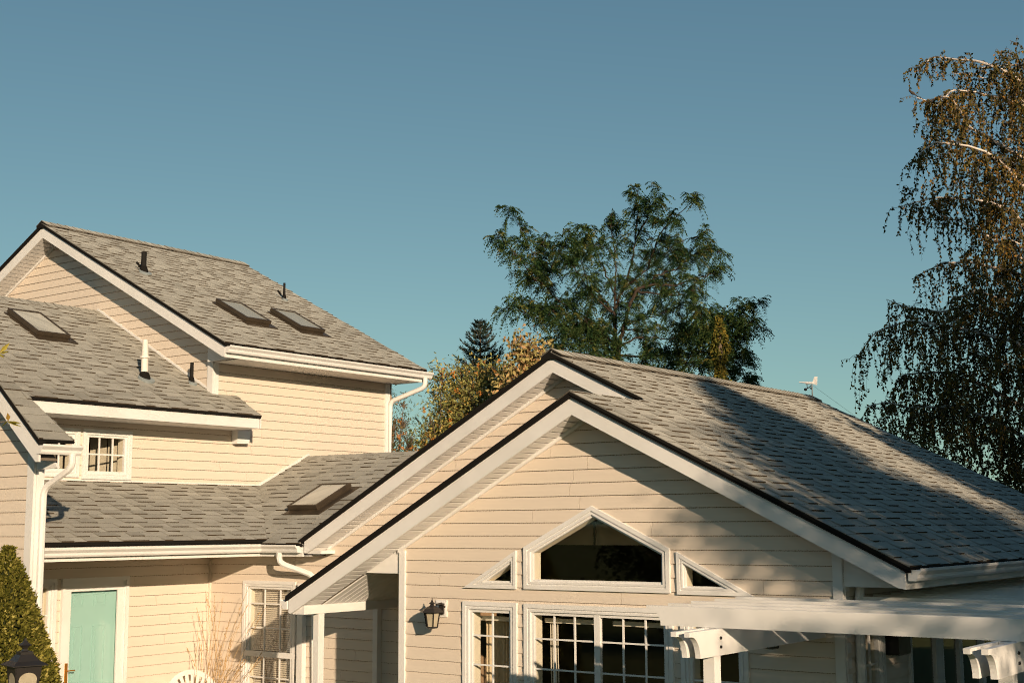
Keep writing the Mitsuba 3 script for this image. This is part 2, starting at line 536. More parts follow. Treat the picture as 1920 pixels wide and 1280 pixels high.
# fascias, drip edges, soffits ---------------------------------------
def rake(yf, yw, xr, zr, xe, slope, side, slats=True, dv=DV, xm=0.15):
    """Fascia, black edge and slatted soffit along one sloping edge of a front gable; side +1 right, -1 left."""
    fr = wallY(yf)
    ze = zr - slope * abs(xe - xr)
    low = xe - side * 0.05
    zl = zr - slope * abs(low - xr) - dv
    f = Polygon([(xr, zr), (xe, ze), (xe, zl), (low, zl), (xr, zr - dv)])
    put(Hs + "fascia", pr(fr, f, -0.025, 0.0), "white_paint")
    e = Polygon([(xr, zr + 0.046), (xe + side * 0.03, ze + 0.046 - slope * 0.03), (xe + side * 0.03, ze - 0.014 - slope * 0.03), (xr, zr - 0.014)])
    put(Hs + "drip_edge", pr(fr, e, -0.06, 0.024), "edge_asphalt")
    # soffit: a backing board with slats across it
    drop = dv - 0.018
    c = 1 / math.hypot(1, slope)
    L = abs(xe - xr) / c
    sf = Fr((xr, 0, zr - drop), (side * c, 0, -slope * c), (0, 1, 0))
    sgn = -side                                               # outwards is down on both sides
    back = box(0.0, yf + 0.026, L - 0.06, yw)
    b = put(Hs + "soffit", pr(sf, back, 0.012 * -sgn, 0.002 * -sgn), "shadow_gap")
    if slats:
        pitch = 0.1
        s = 0.03
        while s + pitch < L - 0.06:
            put(b + "__slat", pr(sf, box(s + 0.009, yf + 0.026, s + pitch - 0.009, yw - 0.02), 0.0, 0.014 * sgn), "white_paint")
            s += pitch
        m = MB()                                              # trim where the soffit meets the wall
        prism(m, wallY(yw), Polygon([(xr, zr - drop - 0.004), (xe - side * xm, zr - drop - 0.004 - slope * (abs(xe - xr) - xm)), (xe - side * xm, zr - drop - 0.052 - slope * (abs(xe - xr) - xm)), (xr, zr - drop - 0.052)]), 0.0, 0.032)
        put(Hs + "moulding", m, "white_paint")
    else:
        put(b + "__board", pr(sf, box(0.0, yf + 0.026, L - 0.05, yw), 0.0, 0.006 * sgn), "white_paint")


rake(YF1, YW1, X1, Z1, -10.85, SL, -1, xm=1.34)
rake(YF1, YW1, X1, Z1, -3.904, 0.497, 1, slats=False)
rake(YF0, YW0, X0, Z0, -12.16, SL, -1)
rake(YF0, YW0, X0, Z0, X1 - 0.1, 0.497, 1, slats=False)
rake(YFA, YWA, XA, ZA, -22.5, SA, -1, dv=0.19)
rake(YFA, YWA, XA, ZA, XAE, SA, 1, slats=False, dv=0.19)
xrC = -15.0
rake(YFC, YWC, xrC, ZC(xrC), XCE, SC, 1, dv=0.25)
zl_ = ZF0L(-12.11) - DV
put(Hs + "eave_return", bx(-12.20, -11.90, YF0 + 0.03, YW0 - 0.002, zl_ - 0.012, zl_ + 0.03), "white_paint")
# far rake of the front wing
put(Hs + "fascia", pr(wallY(YFB), Polygon([(X0, Z0), (-3.9, ZFR(-3.9)), (-3.9, ZFR(-3.9) - DV), (X0, Z0 - DV)]), -0.03, -0.005), "white_paint")
put(Hs + "fascia", pr(wallY(YAB), Polygon([(XA, ZA), (XAE, ZAR(XAE)), (XAE, ZAR(XAE) - DV), (XA, ZA - DV)]), -0.03, -0.005), "white_paint")

GUT = Polygon([(0, 0.0), (0.062, 0.0), (0.075, 0.02), (0.078, 0.045), (0.112, 0.078), (0.114, 0.1), (0.102, 0.1), (0.098, 0.086), (0.012, 0.086), (0.01, 0.1), (0, 0.1)])


def gutter_y(x, z, y0, y1):
    """K-shaped gutter on an eave that faces +x."""
    put(Hs + "gutter", pr(Fr((x, y0, z), (1, 0, 0), (0, 0, 1)), GUT, -(y1 - y0), 0.0), "white_paint")


gutter_y(-3.88, ZFR(-3.9) - 0.09, YF1 + 0.004, YFB - 0.05)
gutter_y(XAE, ZAR(XAE) - 0.115, YFA + 0.004, YAB + 0.1)
gutter_y(-12.94, -0.312, 8.42, YEE + 0.03)
gutter_y(XCE - 0.02, ZC(XCE) - 0.13, YFC - 0.01, 8.52)
put(Hs + "gutter", pr(Fr((-12.205, YEE - 0.0, -0.312), (0, -1, 0), (0, 0, 1)), GUT, 0.0, 0.74), "white_paint")
put(Hs + "gutter", pr(Fr((-10.865, YF1 - 0.01, -0.885), (-1, 0, 0), (0, 0, 1)), GUT, 0.0, 1.79), "white_paint")


def fascia_x(x, y0, y1, z0, z1):
    put(Hs + "fascia", bx(x - 0.02, x, y0, y1, z0, z1), "white_paint")


fascia_x(-3.902, YF1 + 0.003, YFB - 0.03, ZFR(-3.9) - DV + 0.02, ZFR(-3.9))
fascia_x(XAE - 0.002, YFA + 0.003, YAB - 0.03, ZAR(XAE) - 0.176, ZAR(XAE))
fascia_x(XBE, 7.6, 13.12, 1.402, 1.585)
fascia_x(-12.942, 8.42, YEE, -0.36, -0.20)
put(Hs + "fascia", bx(-12.94, -12.19, YEE + 0.003, YEE + 0.025, -0.36, -0.20), "white_paint")
put(Hs + "fascia", bx(-10.84, -10.82, YF1 + 0.003, YW0, -0.93, -0.77), "white_paint")
# black starter strips along the eaves
for x, y0, y1, z in ((-3.85, YF1, YFB, ZFR(-3.85) + 0.012), (XAE + 0.04, YFA, YAB, ZAR(XAE + 0.04) + 0.016), (XBE + 0.025, 7.6, 13.13, ZB(XBE + 0.02) - 0.03), (-12.885, 8.45, vy(-12.9), ZD(-12.9) - 0.024)):
    put(Hs + "drip_edge", bx(x - 0.09, x, y0, y1, z - 0.012, z + 0.022), "edge_asphalt")
put(Hs + "drip_edge", bx(-12.9, -12.19, YEE - 0.035, YEE + 0.06, ZE(YEE) - 0.05, ZE(YEE) - 0.018), "edge_asphalt")
# level soffits
put(Hs + "soffit", bx(-14.82, XBE - 0.02, 7.6, 13.12, 1.40, 1.412), "white_paint")
put(Hs + "soffit", bx(XW, XAE - 0.022, YWA, YAB - 0.03, ZAR(XAE) - 0.172, ZAR(XAE) - 0.160), "white_paint")
put(Hs + "soffit", bx(XD, -12.962, 8.42, YW0, -0.352, -0.342), "white_paint")
put(Hs + "soffit", bx(XD, -12.1, YEE + 0.025, YW0, -0.354, -0.344), "white_paint")
put(Hs + "soffit", bx(-4.55, -3.922, YW1, YFB - 0.03, ZFR(-3.9) - DV + 0.022, ZFR(-3.9) - DV + 0.034), "white_paint")
# boxed return at the far end of the lower roof's eave
put(Hs + "eave_return", pr(wallX(XW), Polygon([(13.12, 1.398), (13.36, 1.398), (13.35, 1.215), (13.12, 1.205)]), 0.016, 0.14), "white_paint")
put(Hs + "eave_return", pr(wallY(13.14), Polygon([(-14.79, ZB(-14.79) - 0.03), (XBE, ZB(XBE) - 0.03), (XBE, 1.402), (-14.79, 1.402)]), -0.02, 0.0), "white_paint")


# walls ----------------------------------------------------------------
jr = np.random.default_rng(99)


def wall(fr, outline, holes, phase, expo, thick=0.12, lap=0.0145):
    hole = unary_union(holes) if holes else Polygon()
    w = put(Hs + "wall", pr(fr, outline.difference(hole), -thick, -0.006), "sheathing")
    u0, v0, u1, v1 = outline.bounds
    k = math.floor((v0 - phase) / expo)
    while phase + k * expo < v1:
        a = phase + k * expo
        band = box(u0 - 1, a + 0.0055, u1 + 1, a + expo - 0.0005)  # gap bares dark sheathing as the shade line under each lap
        cut = outline.intersection(band).difference(hole)
        if u1 - u0 > 2.5:                                     # butt joints between lengths of board
            us = u0 + jr.uniform(0.4, 3.4)
            while us < u1 - 0.3:
                cut = cut.difference(box(us, a - 1, us + 0.004, a + 1))
                us += 3.66
        for p in geoms(cut):
            if p.area > 0.001:
                put(w + "__siding_board", pr(fr, p, -0.005, lambda v, a=a: 0.003 + lap * (1 - (v - a) / expo), back=False), "siding_paint")
        k += 1
    return w


def rect(u0, u1, v0, v1):
    return box(min(u0, u1), min(v0, v1), max(u0, u1), max(v0, v1))


def corner(fr, u0, u1, v0, v1, d=0.03):
    put(Hs + "corner_board", pr(fr, rect(u0, u1, v0, v1), 0.0, d), "white_paint")


G0 = -H
o1 = 0.165
tri_l = Polygon([(-8.62, -0.612), (-7.957, -0.612), (-7.957, -0.235)])
tri_r = Polygon([(-6.135, -0.617), (-5.37, -0.617), (-6.138, -0.235)])
big = Polygon([(-7.86, -0.609), (-6.21, -0.609), (-6.21, -0.205), (-7.055, 0.192), (-7.86, -0.203)])
win3, win4, win5 = rect(-8.63, -7.95, -0.747, -2.35), rect(-7.86, -6.19, -0.75, -2.35), rect(-6.11, -5.44, -0.752, -2.35)
IN = 0.055
f1 = wallY(YW1)
out1 = Polygon([(-9.47, G0), (-4.57, G0), (-4.57, ZFR(-4.57) - o1), (X1, Z1 - o1), (-9.47, ZF1L(-9.47) - o1)])
wall(f1, out1, [p.buffer(-IN, join_style="mitre") for p in (tri_l, tri_r, big, win3, win4, win5)], -0.475, 0.1268)
corner(f1, -9.49, -9.41, G0, ZF1L(-9.45) - o1 - 0.05)
corner(f1, -4.635, -4.548, G0, ZFR(-4.6) - o1 - 0.01)
f0 = wallY(YW0)
inner1 = Polygon([(-9.45, G0 - 1), (-3, G0 - 1), (-3, ZFR(-3) - 0.12), (X1, Z1 - 0.12), (-9.45, ZF1L(-9.45) - 0.12)])
out0 = Polygon([(XD, G0), (-4.6, G0), (-4.6, ZFR(-4.6) - o1), (X0, Z0 - o1), (-12.05, ZF0L(-12.05) - o1), (-12.05, -0.35), (XD, -0.35)]).difference(inner1)
winE = rect(-13.55, -12.57, -0.685, -2.55)
wall(f0, out0, [winE.buffer(-IN)], -0.103, 0.1263)
fd = wallX(XD)
doorr = rect(9.966, 10.95, -0.60, -2.82)
side = rect(9.06, 9.90, -0.60, -2.3)
wall(fd, Polygon([(8.5, G0), (YW0, G0), (YW0, -0.35), (8.5, -0.35)]), [doorr.buffer(-0.03), side.buffer(-IN)], -0.103, 0.1263)
put(Hs + "corner_board", bx(XD, XD + 0.035, YW0 - 0.035, YW0, G0, -0.35), "siding_paint")
fw = wallX(XW)
w1, w2 = rect(9.77, 10.545, 0.655, 1.285), rect(10.59, 11.362, 0.64, 1.29)
outw = Polygon([(8.6, -0.4), (16.5, -0.4), (16.5, ZAR(XAE) - 0.16), (YWA, ZAR(XAE) - 0.16), (YWA, 1.45), (8.6, 1.45)])
wall(fw, outw, [w1.buffer(-IN), w2.buffer(-IN)], 2.0966, 0.129)
corner(fw, YWA - 0.0, YWA + 0.085, ZB(-14.8) - 0.02, ZAR(XAE) - 0.17)
corner(fw, 16.42, 16.53, 0.2, ZAR(XAE) - 0.17)
fa = wallY(YWA)
outa = Polygon([(-22.0, 2.0), (-14.8, 1.55), (-14.8, ZAR(-14.8) - 0.17), (XA, ZA - 0.17), (-22.0, ZA - 0.17 - SA * 3.4)])
wall(fa, outa, [], 4.3848, 0.1248)
corner(fa, -14.885, -14.77, 1.9, ZAR(-14.85) - 0.18)
fc = wallY(YWC)
wall(fc, Polygon([(-15.6, G0), (-12.38, G0), (-12.38, ZC(-12.38) - 0.22), (-15.0, ZC(-15.0) - 0.22), (-15.6, ZC(-15) - 0.3)]), [], 0.8022, 0.1262, thick=0.085)
corner(fc, -12.475, -12.355, G0, ZC(-12.42) - 0.27)
put(Hs + "corner_board", bx(-12.38, -12.345, YWC + 0.002, YWC + 0.09, G0, ZC(-12.42) - 0.27), "white_paint")
put(Hs + "gable_panel", pr(wallY(YWC), Polygon([(-12.36, ZC(-12.36) - 0.26), (XCE - 0.03, ZC(XCE) - 0.26), (-12.36, ZC(XCE) - 0.27)]), -0.03, 0.0), "white_paint")
fs = wallX(-4.55)
swin, sdoor = rect(11.09, 11.60, -0.80, -2.0), rect(12.2, 15.4, -0.72, -2.8)
wall(fs, Polygon([(YW1, G0), (18.7, G0), (18.7, -0.5), (YW1, -0.5)]), [swin.buffer(-IN), sdoor.buffer(-IN)], -0.475, 0.1268)
corner(fs, YW1 + 0.0, YW1 + 0.085, G0, -0.5, d=0.012)
# walls turned away, which close the rooms
put(Hs + "wall", bx(-9.45, -9.35, YW1 + 0.02, YW0 - 0.01, G0, ZF1L(-9.45) - 0.17), "sheathing")
put(Hs + "wall", pr(wallY(18.7), Polygon([(-12.2, G0), (-4.67, G0), (-4.67, ZFR(-4.6) - 0.1), (X0, Z0 - 0.05), (-12.2, ZF0L(-12.2) - 0.02)]), -0.1, 0.0), "sheathing")
put(Hs + "wall", pr(wallY(16.5), Polygon([(-22, G0), (-14.8, G0), (-14.8, ZAR(-14.8) - 0.1), (XA, ZA - 0.05), (-22, ZA - 0.05 - SA * 3.4)]), -0.1, 0.0), "sheathing")
put(Hs + "wall", bx(-22, -21.9, 8.0, 16.5, G0, ZA - SA * 3.4), "sheathing")
put(Hs + "wall", bx(-22, XW, 7.9, 8.0, G0, ZB(XW)), "sheathing")
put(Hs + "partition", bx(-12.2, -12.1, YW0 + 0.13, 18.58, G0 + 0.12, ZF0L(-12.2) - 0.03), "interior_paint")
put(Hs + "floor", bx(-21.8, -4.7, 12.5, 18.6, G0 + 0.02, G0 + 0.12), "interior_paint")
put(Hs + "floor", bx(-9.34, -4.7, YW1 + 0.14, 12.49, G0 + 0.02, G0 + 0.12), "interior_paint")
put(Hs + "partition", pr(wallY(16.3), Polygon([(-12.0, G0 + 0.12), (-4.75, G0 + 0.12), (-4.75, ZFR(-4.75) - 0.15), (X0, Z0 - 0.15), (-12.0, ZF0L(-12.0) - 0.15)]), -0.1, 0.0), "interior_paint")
put(Hs + "ceiling_beam", bx(-9.3, -4.8, 11.55, 11.65, -0.19, 0.02), "curtain_cloth")
put(Hs + "hanging_rod", bx(-7.50, -7.485, 11.50, 11.515, -0.19, 0.9), "black_iron")

# flashings along roof and wall
put(Hs + "flashing", pr(wallY(YWA), Polygon([(-17.55, ZB(-17.55) + 0.012), (-14.9, ZB(-14.9) + 0.012), (-14.9, ZB(-14.9) + 0.05), (-17.5, ZB(-17.5) + 0.05)]), 0.0, 0.02), "white_paint")
put(Hs + "flashing", pr(wallX(XW), Polygon([(8.7, 0.612), (vy(-14.8), 0.612), (vy(-14.8), 0.632), (8.7, 0.632)]), 0.0, 0.022), "white_paint")
put(Hs + "flashing", pr(wallX(XW), Polygon([(vy(-14.8), 0.612), (YER + 0.05, 1.098), (YER + 0.03, 1.135), (vy(-14.8) - 0.03, 0.64)]), 0.0, 0.022), "white_paint")


# windows --------------------------------------------------------------
def window(fr, outer, cas=0.075, sash=0.03, bars=(), mull=(), glass=True, label=None, jamb=0.14, holder=None, bar_w=0.016):
    """Casing with a stepped moulding, sash, glazing bars, pane and the lining of the opening."""
    a = outer
    b = a.buffer(-cas * 0.55, join_style="mitre")
    c = a.buffer(-cas, join_style="mitre")
    d = a.buffer(-cas - sash, join_style="mitre")
    m = MB()
    prism(m, fr, a.difference(b), 0.0, 0.034)
    prism(m, fr, b.difference(a.buffer(-cas * 0.72, join_style="mitre")), 0.0, 0.020)
    prism(m, fr, a.buffer(-cas * 0.72, join_style="mitre").difference(c), 0.0, 0.028)
    w = put(Hs + "window", m, "white_paint", label=label)
    put(w + "__sash", pr(fr, c.difference(d), -0.03, 0.008), "white_paint")
    put(w + "__lining", pr(fr, a.buffer(-cas * 0.8, join_style="mitre").difference(d.buffer(0.004, join_style="mitre")), -jamb, -0.031), "jamb_paint")
    for (x0, x1, z0, z1) in mull:
        put(w + "__mullion", pr(fr, rect(x0, x1, z0, z1).intersection(c), -0.03, 0.012), "white_paint")
    for (x0, z0, x1, z1) in bars:
        h = bar_w / 2
        q = rect(x0 - h, x1 + h, z0, z1) if abs(x1 - x0) < 1e-6 else rect(x0, x1, z0 - h, z1 + h)
        put(w + "__glazing_bar", pr(fr, q.intersection(d.buffer(0.003)), -0.024 if abs(x1 - x0) < 1e-6 else -0.022, -0.006 if abs(x1 - x0) < 1e-6 else -0.008), "white_paint")
    if glass:
        mm = MB()
        for p in geoms(d.buffer(0.004, join_style="mitre")):
            v2, tri = trimesh.creation.triangulate_polygon(p, engine="earcut")
            v2 = np.asarray(v2)
            mm.add(fr.map(v2[:, 0], v2[:, 1], -0.016), tri)
        put(w + "__pane", mm, "window_glass")
    return w


rows = [-1.083 - 0.287 * k for k in range(5)]
w = window(f1, win3, bars=[(-8.275, -0.82, -8.275, -2.3)] + [(-8.6, z, -7.98, z) for z in rows], label="tall narrow window left of the wide one, curtain inside")
m = MB()
cols = np.linspace(-8.50, -8.22, 9)
prism(m, wallY(YW1 + 0.19), rect(-8.56, -8.0, -0.90, -0.945), 0.0, 0.03)
put(w + "__headrail", m, "blind_vinyl")
m = MB()
uu = np.linspace(-8.545, -8.24, 25)
dd = 0.018 * np.sin(np.arange(25) * 1.9)
for i in range(24):
    P = [wallY(YW1 + 0.26).map(uu[i], z, dd[i]) for z in (-2.3, -0.93)] + [wallY(YW1 + 0.26).map(uu[i + 1], z, dd[i + 1]) for z in (-0.93, -2.3)]
    m.add(P, [(0, 1, 2, 3)])
put(w + "__curtain", m, "curtain_cloth", smooth=True)
m = MB().lathe([(0.03, 0.0), (0.035, -0.08), (0.062, -0.15), (0.06, -0.19), (0.03, -0.24), (0.015, -0.26)], (-8.12, YW1 + 0.3, -0.95), 14)
put(w + "__curtain_tassel", m, "curtain_cloth", smooth=True)
w = window(f1, win4, mull=[(-7.052, -6.987, -0.80, -2.3)],
           bars=[(x, -0.8, x, -2.3) for x in (-7.524, -7.286, -6.742, -6.498)] + [(a, z, b, z) for a, b in ((-7.79, -7.045), (-6.995, -6.24)) for z in rows],
           label="wide paired window under the pergola's end, twelve panes showing")
put(w + "__headrail", pr(wallY(YW1 + 0.19), rect(-7.74, -7.08, -0.895, -0.94), 0.0, 0.03), "blind_vinyl")
put(w + "__headrail", pr(wallY(YW1 + 0.19), rect(-6.95, -6.28, -0.895, -0.94), 0.0, 0.03), "blind_vinyl")
m = MB()
for x in (-7.70, -7.675, -7.64, -7.615):
    m.tube([(x, YW1 + 0.20, -0.93), (x + 0.01, YW1 + 0.21, -2.2)], 0.006, 4)
put(w + "__blind_cord", m, "blind_vinyl", kind="stuff")
window(f1, win5, bars=[(-5.775, -0.82, -5.775, -2.3)] + [(-6.08, z, -5.47, z) for z in rows], label="tall narrow window behind the pergola post")
window(f1, big, sash=0.02, label="house shaped picture window at the top of the front gable")
window(f1, tri_l, cas=0.06, sash=0.015, label="small triangular window left of the picture window")
window(f1, tri_r, cas=0.06, sash=0.015, label="small triangular window right of the picture window")
w = window(fw, w2, bars=[(10.87, 0.7, 10.87, 1.25), (11.08, 0.7, 11.08, 1.25), (10.62, 0.965, 11.33, 0.965)], bar_w=0.02, label="upper six pane window beside the gutter end")
m = MB()
for k in range(5):                                             # panelled wall, its slant chosen so the window's shade falls diagonally
    a, b = k / 5, (k + 1) / 5
    P = lambda t, z: (XW - 0.95 + 0.78 * t, 10.55 + 0.85 * t, z)
    m.add([P(a + 0.006, 0.5), P(b - 0.006, 0.5), P(b - 0.006, 1.4), P(a + 0.006, 1.4)], [(0, 1, 2, 3)])
put(w + "__panelling", m, "panelling")
w = window(fw, w1, bars=[(10.05, 0.7, 10.05, 1.25), (10.26, 0.7, 10.26, 1.25), (9.8, 0.965, 10.5, 0.965)], bar_w=0.02, label="upper window half hidden behind the little gable's eave")
m = MB()
m.add([(XW - 0.5, 9.7, 0.5), (XW - 0.5, 10.6, 0.5), (XW - 0.5, 10.6, 1.4), (XW - 0.5, 9.7, 1.4)], [(0, 1, 2, 3)])
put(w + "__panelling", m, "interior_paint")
# window beside the porch, with blinds
w = window(f0, winE, bars=[(-13.17, -0.76, -13.17, -1.58), (-12.88, -0.76, -12.88, -1.58), (-13.5, -0.98, -12.6, -0.98), (-13.5, -1.29, -12.6, -1.29), (-13.17, -1.66, -13.17, -2.5), (-12.88, -1.66, -12.88, -2.5), (-13.5, -1.92, -12.6, -1.92), (-13.5, -2.2, -12.6, -2.2)], label="tall double hung window with blinds beside the porch")
put(w + "__meeting_rail", pr(f0, rect(-13.56, -12.56, -1.585, -1.655), 0.012, 0.03), "white_paint")
m = MB()
for k in range(66):
    z = -0.78 - 0.0265 * k
    y = YW0 + 0.09
    m.add([(-13.46, y - 0.009, z - 0.009), (-12.64, y - 0.009, z - 0.009), (-12.64, y + 0.008, z + 0.008), (-13.46, y + 0.008, z + 0.008)], [(0, 1, 2, 3)])
put(w + "__blind_slats", m, "blind_vinyl", kind="stuff")
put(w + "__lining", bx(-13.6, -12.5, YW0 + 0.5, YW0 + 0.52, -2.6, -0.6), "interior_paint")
w = window(fd, side, bars=[(9.62, -0.65, 9.62, -2.25), (9.1, -1.03, 9.86, -1.03), (9.1, -1.42, 9.86, -1.42)], label="sidelight window with a closed blind beside the front door")
m = MB()
for k in range(58):
    z = -0.68 - 0.027 * k
    m.add([(XD - 0.085, 9.15, z), (XD - 0.085, 9.82, z), (XD - 0.075, 9.82, z - 0.0275), (XD - 0.075, 9.15, z - 0.0275)], [(0, 1, 2, 3)])
put(w + "__blind_slats", m, "blind_vinyl", kind="stuff")
window(fs, swin, bars=[(11.345, -0.85, 11.345, -1.95), (11.1, -1.2, 11.6, -1.2), (11.1, -1.6, 11.6, -1.6)], label="small window in the shade under the pergola")
window(fs, sdoor, mull=[(12.95, 13.16, -0.75, -2.78), (13.62, 13.72, -0.75, -2.78), (14.3, 14.42, -0.75, -2.78)], label="wide glazed doors in the shade at the far side of the pergola")

# front door -------------------------------------------------------------
a = doorr
m = MB()
prism(m, fd, a.difference(rect(10.012, 10.905, -0.645, -2.82)), 0.0, 0.05)
prism(m, fd, rect(10.012, 10.905, -0.645, -2.82).difference(rect(10.03, 10.887, -0.66, -2.82)), 0.0, 0.03)
door = put(Hs + "door", m, "white_paint", label="mint green panelled front door behind a white glazed storm door")
st = rect(10.03, 10.887, -0.66, -2.8).difference(rect(10.108, 10.797, -0.762, -2.62))
put(door + "__storm_frame", pr(fd, st, -0.005, 0.022), "white_paint")
mm = MB().add(fd.map(np.array([10.1, 10.8, 10.8, 10.1]), np.array([-2.63, -2.63, -0.755, -0.755]), 0.008), [(0, 1, 2, 3)])
put(door + "__storm_glass", mm, "window_glass")
put(door + "__leaf", pr(fd, rect(10.04, 10.88, -0.67, -2.8), -0.12, -0.075), "hazed_mint_paint")
for (u0, u1, v0, v1) in ((10.19, 10.36, -0.79, -0.95), (10.50, 10.69, -0.79, -0.95), (10.19, 10.36, -1.18, -1.92), (10.50, 10.69, -1.18, -1.92), (10.19, 10.36, -2.08, -2.6), (10.50, 10.69, -2.08, -2.6)):
    q = rect(u0, u1, v0, v1)
    m = MB()
    prism(m, fd, q.difference(q.buffer(-0.018, join_style="mitre")), -0.076, -0.066)
    prism(m, fd, q.buffer(-0.038, join_style="mitre"), -0.076, -0.068)
    put(door + "__panel", m, "hazed_mint_paint")
hl = MB()
prism(hl, fd, rect(10.060, 10.082, -1.62, -1.84).buffer(0.008), 0.022, 0.034)
hl.tube([(XD + 0.03, 10.071, -1.70), (XD + 0.075, 10.071, -1.70), (XD + 0.08, 10.10, -1.698), (XD + 0.078, 10.16, -1.702)], 0.008, 6)
put(door + "__handle", hl, "brass")
db = MB()
prism(db, fd, rect(9.94, 9.957, -1.60, -1.68), 0.012, 0.022)
put(Hs + "door_bell", db, "brass")

put(Hs + "gable_panel", pr(wallY(YW1), Polygon([(-4.546, ZFR(-4.546) - 0.17), (-3.93, ZFR(-3.93) - 0.17), (-3.93, -0.515), (-4.546, -0.515)]), -0.03, 0.0), "white_paint")
put(Hs + "gable_panel", pr(wallY(YWA - 0.12), Polygon([(-14.78, ZAR(-14.78) - 0.18), (XAE - 0.03, ZAR(XAE - 0.03) - 0.18), (-14.78, ZAR(XAE) - 0.178)]), -0.03, 0.0), "white_paint")
# porch between the two gables -------------------------------------------
c5 = 1 / math.hypot(1, SL)
sf = Fr((X1, 0, Z1 - 0.16), (-c5, 0, -SL * c5), (0, 1, 0))
u_of = lambda x: (X1 - x) / c5
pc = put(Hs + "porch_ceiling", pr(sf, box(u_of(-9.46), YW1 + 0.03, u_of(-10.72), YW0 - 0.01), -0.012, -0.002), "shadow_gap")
y = YW1 + 0.04
while y + 0.1 < YW0:
    put(pc + "__slat", pr(sf, box(u_of(-9.47), y + 0.012, u_of(-10.68), y + 0.088), -0.001, 0.014), "white_paint")
    y += 0.1
put(Hs + "gable_panel", pr(wallY(YW1), Polygon([(-9.505, -0.486), (-9.505, ZF1L(-9.505) - 0.17), (-10.03, ZF1L(-10.03) - 0.17), (-10.03, -0.486)]), -0.03, 0.0), "white_paint")
put(Hs + "porch_beam", bx(-10.815, -10.645, YF1 + 0.035, YW0 - 0.02, -0.938, -0.842), "white_paint")
put(Hs + "porch_beam", bx(-10.644, -9.52, YW0 - 0.09, YW0 - 0.018, -0.93, -0.85), "white_paint")
put(Hs + "post", bx(-10.735, -10.655, 10.77, 10.86, G0, -0.939), "white_paint")
put(Hs + "post", bx(-12.47, -12.375, YW0 - 0.09, YW0 - 0.016, G0, -0.7), "white_paint")
put(Hs + "post", bx(-11.175, -11.10, YW0 - 0.09, YW0 - 0.016, G0, -0.931), "white_paint")


# downspouts -----------------------------------------------------------------
def downspout(pts, r=0.038):
    """Corrugated pipe along a path with rounded bends."""
    P = np.asarray(pts, float)
    out = [P[0]]
    for i in range(1, len(P) - 1):
        a, b, c = P[i - 1], P[i], P[i + 1]
        la, lc = min(0.09, np.linalg.norm(a - b) * 0.45), min(0.09, np.linalg.norm(c - b) * 0.45)
        p, q = b + (a - b) / np.linalg.norm(a - b) * la, b + (c - b) / np.linalg.norm(c - b) * lc
        for t in np.linspace(0, 1, 6):
            out.append((1 - t) ** 2 * p + 2 * t * (1 - t) * b + t * t * q)
    out.append(P[-1])
    put(Hs + "downspout", MB().tube(out, r * 1.1, 8), "white_paint", smooth=40)


downspout([(XAE + 0.06, 16.66, ZAR(XAE) - 0.11), (XAE + 0.055, 16.66, ZAR(XAE) - 0.26), (XW + 0.06, 16.50, ZAR(XAE) - 0.48), (XW + 0.06, 16.50, 0.3)], 0.036)
downspout([(XCE + 0.045, 8.42, ZC(XCE) - 0.12), (XCE + 0.04, 8.42, ZC(XCE) - 0.26), (-12.31, 8.365, 0.42), (-12.31, 8.365, G0)], 0.032)
downspout([(-12.545, YEE - 0.055, -0.31), (-12.545, YEE - 0.05, -0.44), (-12.21, YW0 - 0.055, -0.60), (-12.21, YW0 - 0.055, G0)], 0.034)
downspout([(-4.47, YW1 + 0.16, -0.52), (-4.49, YW1 + 0.16, -0.7), (-4.49, YW1 + 0.16, -2.8)], 0.036)


# skylights ---------------------------------------------------------------------
def skylight(fr, u0, u1, v0, v1, label, h=0.10, shade="skylight_shade"):
    m = MB()
    prism(m, fr, box(u0 - 0.02, v0 - 0.09, u1 + 0.10, v1 + 0.03), 0.0, 0.022)
    prism(m, fr, box(u0 + 0.01, v0 + 0.01, u1 - 0.01, v1 - 0.01), 0.0, h * 0.55)
    s = put(Hs + "skylight", m, "bronze_frame", label=label)
    o, i = box(u0, v0, u1, v1), box(u0 + 0.032, v0 + 0.032, u1 - 0.032, v1 - 0.032)
    put(s + "__frame", pr(fr, o.difference(i), h * 0.42, h), "bronze_frame")
    q = np.asarray(i.exterior.coords)[:-1]
    put(s + "__glass", MB().add(fr.map(q[:, 0], q[:, 1], h - 0.012), [(0, 1, 2, 3)]), shade)


def uv_on(fr, x, y):
    z = (fr.N @ fr.O - fr.N[0] * x - fr.N[1] * y) / fr.N[2]
    q = np.array([x, y, z]) - fr.O
    return q @ fr.U, q @ fr.V


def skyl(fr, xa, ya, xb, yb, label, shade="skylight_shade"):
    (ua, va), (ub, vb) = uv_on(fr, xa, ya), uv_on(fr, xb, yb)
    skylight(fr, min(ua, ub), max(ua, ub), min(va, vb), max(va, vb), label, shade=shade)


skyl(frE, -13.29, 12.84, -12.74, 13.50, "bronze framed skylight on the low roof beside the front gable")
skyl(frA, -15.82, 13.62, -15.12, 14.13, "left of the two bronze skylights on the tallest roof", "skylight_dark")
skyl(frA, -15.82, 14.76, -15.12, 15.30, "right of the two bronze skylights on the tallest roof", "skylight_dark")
skyl(frB, -16.84, 10.71, -16.10, 11.24, "bronze skylight on the lower left roof")


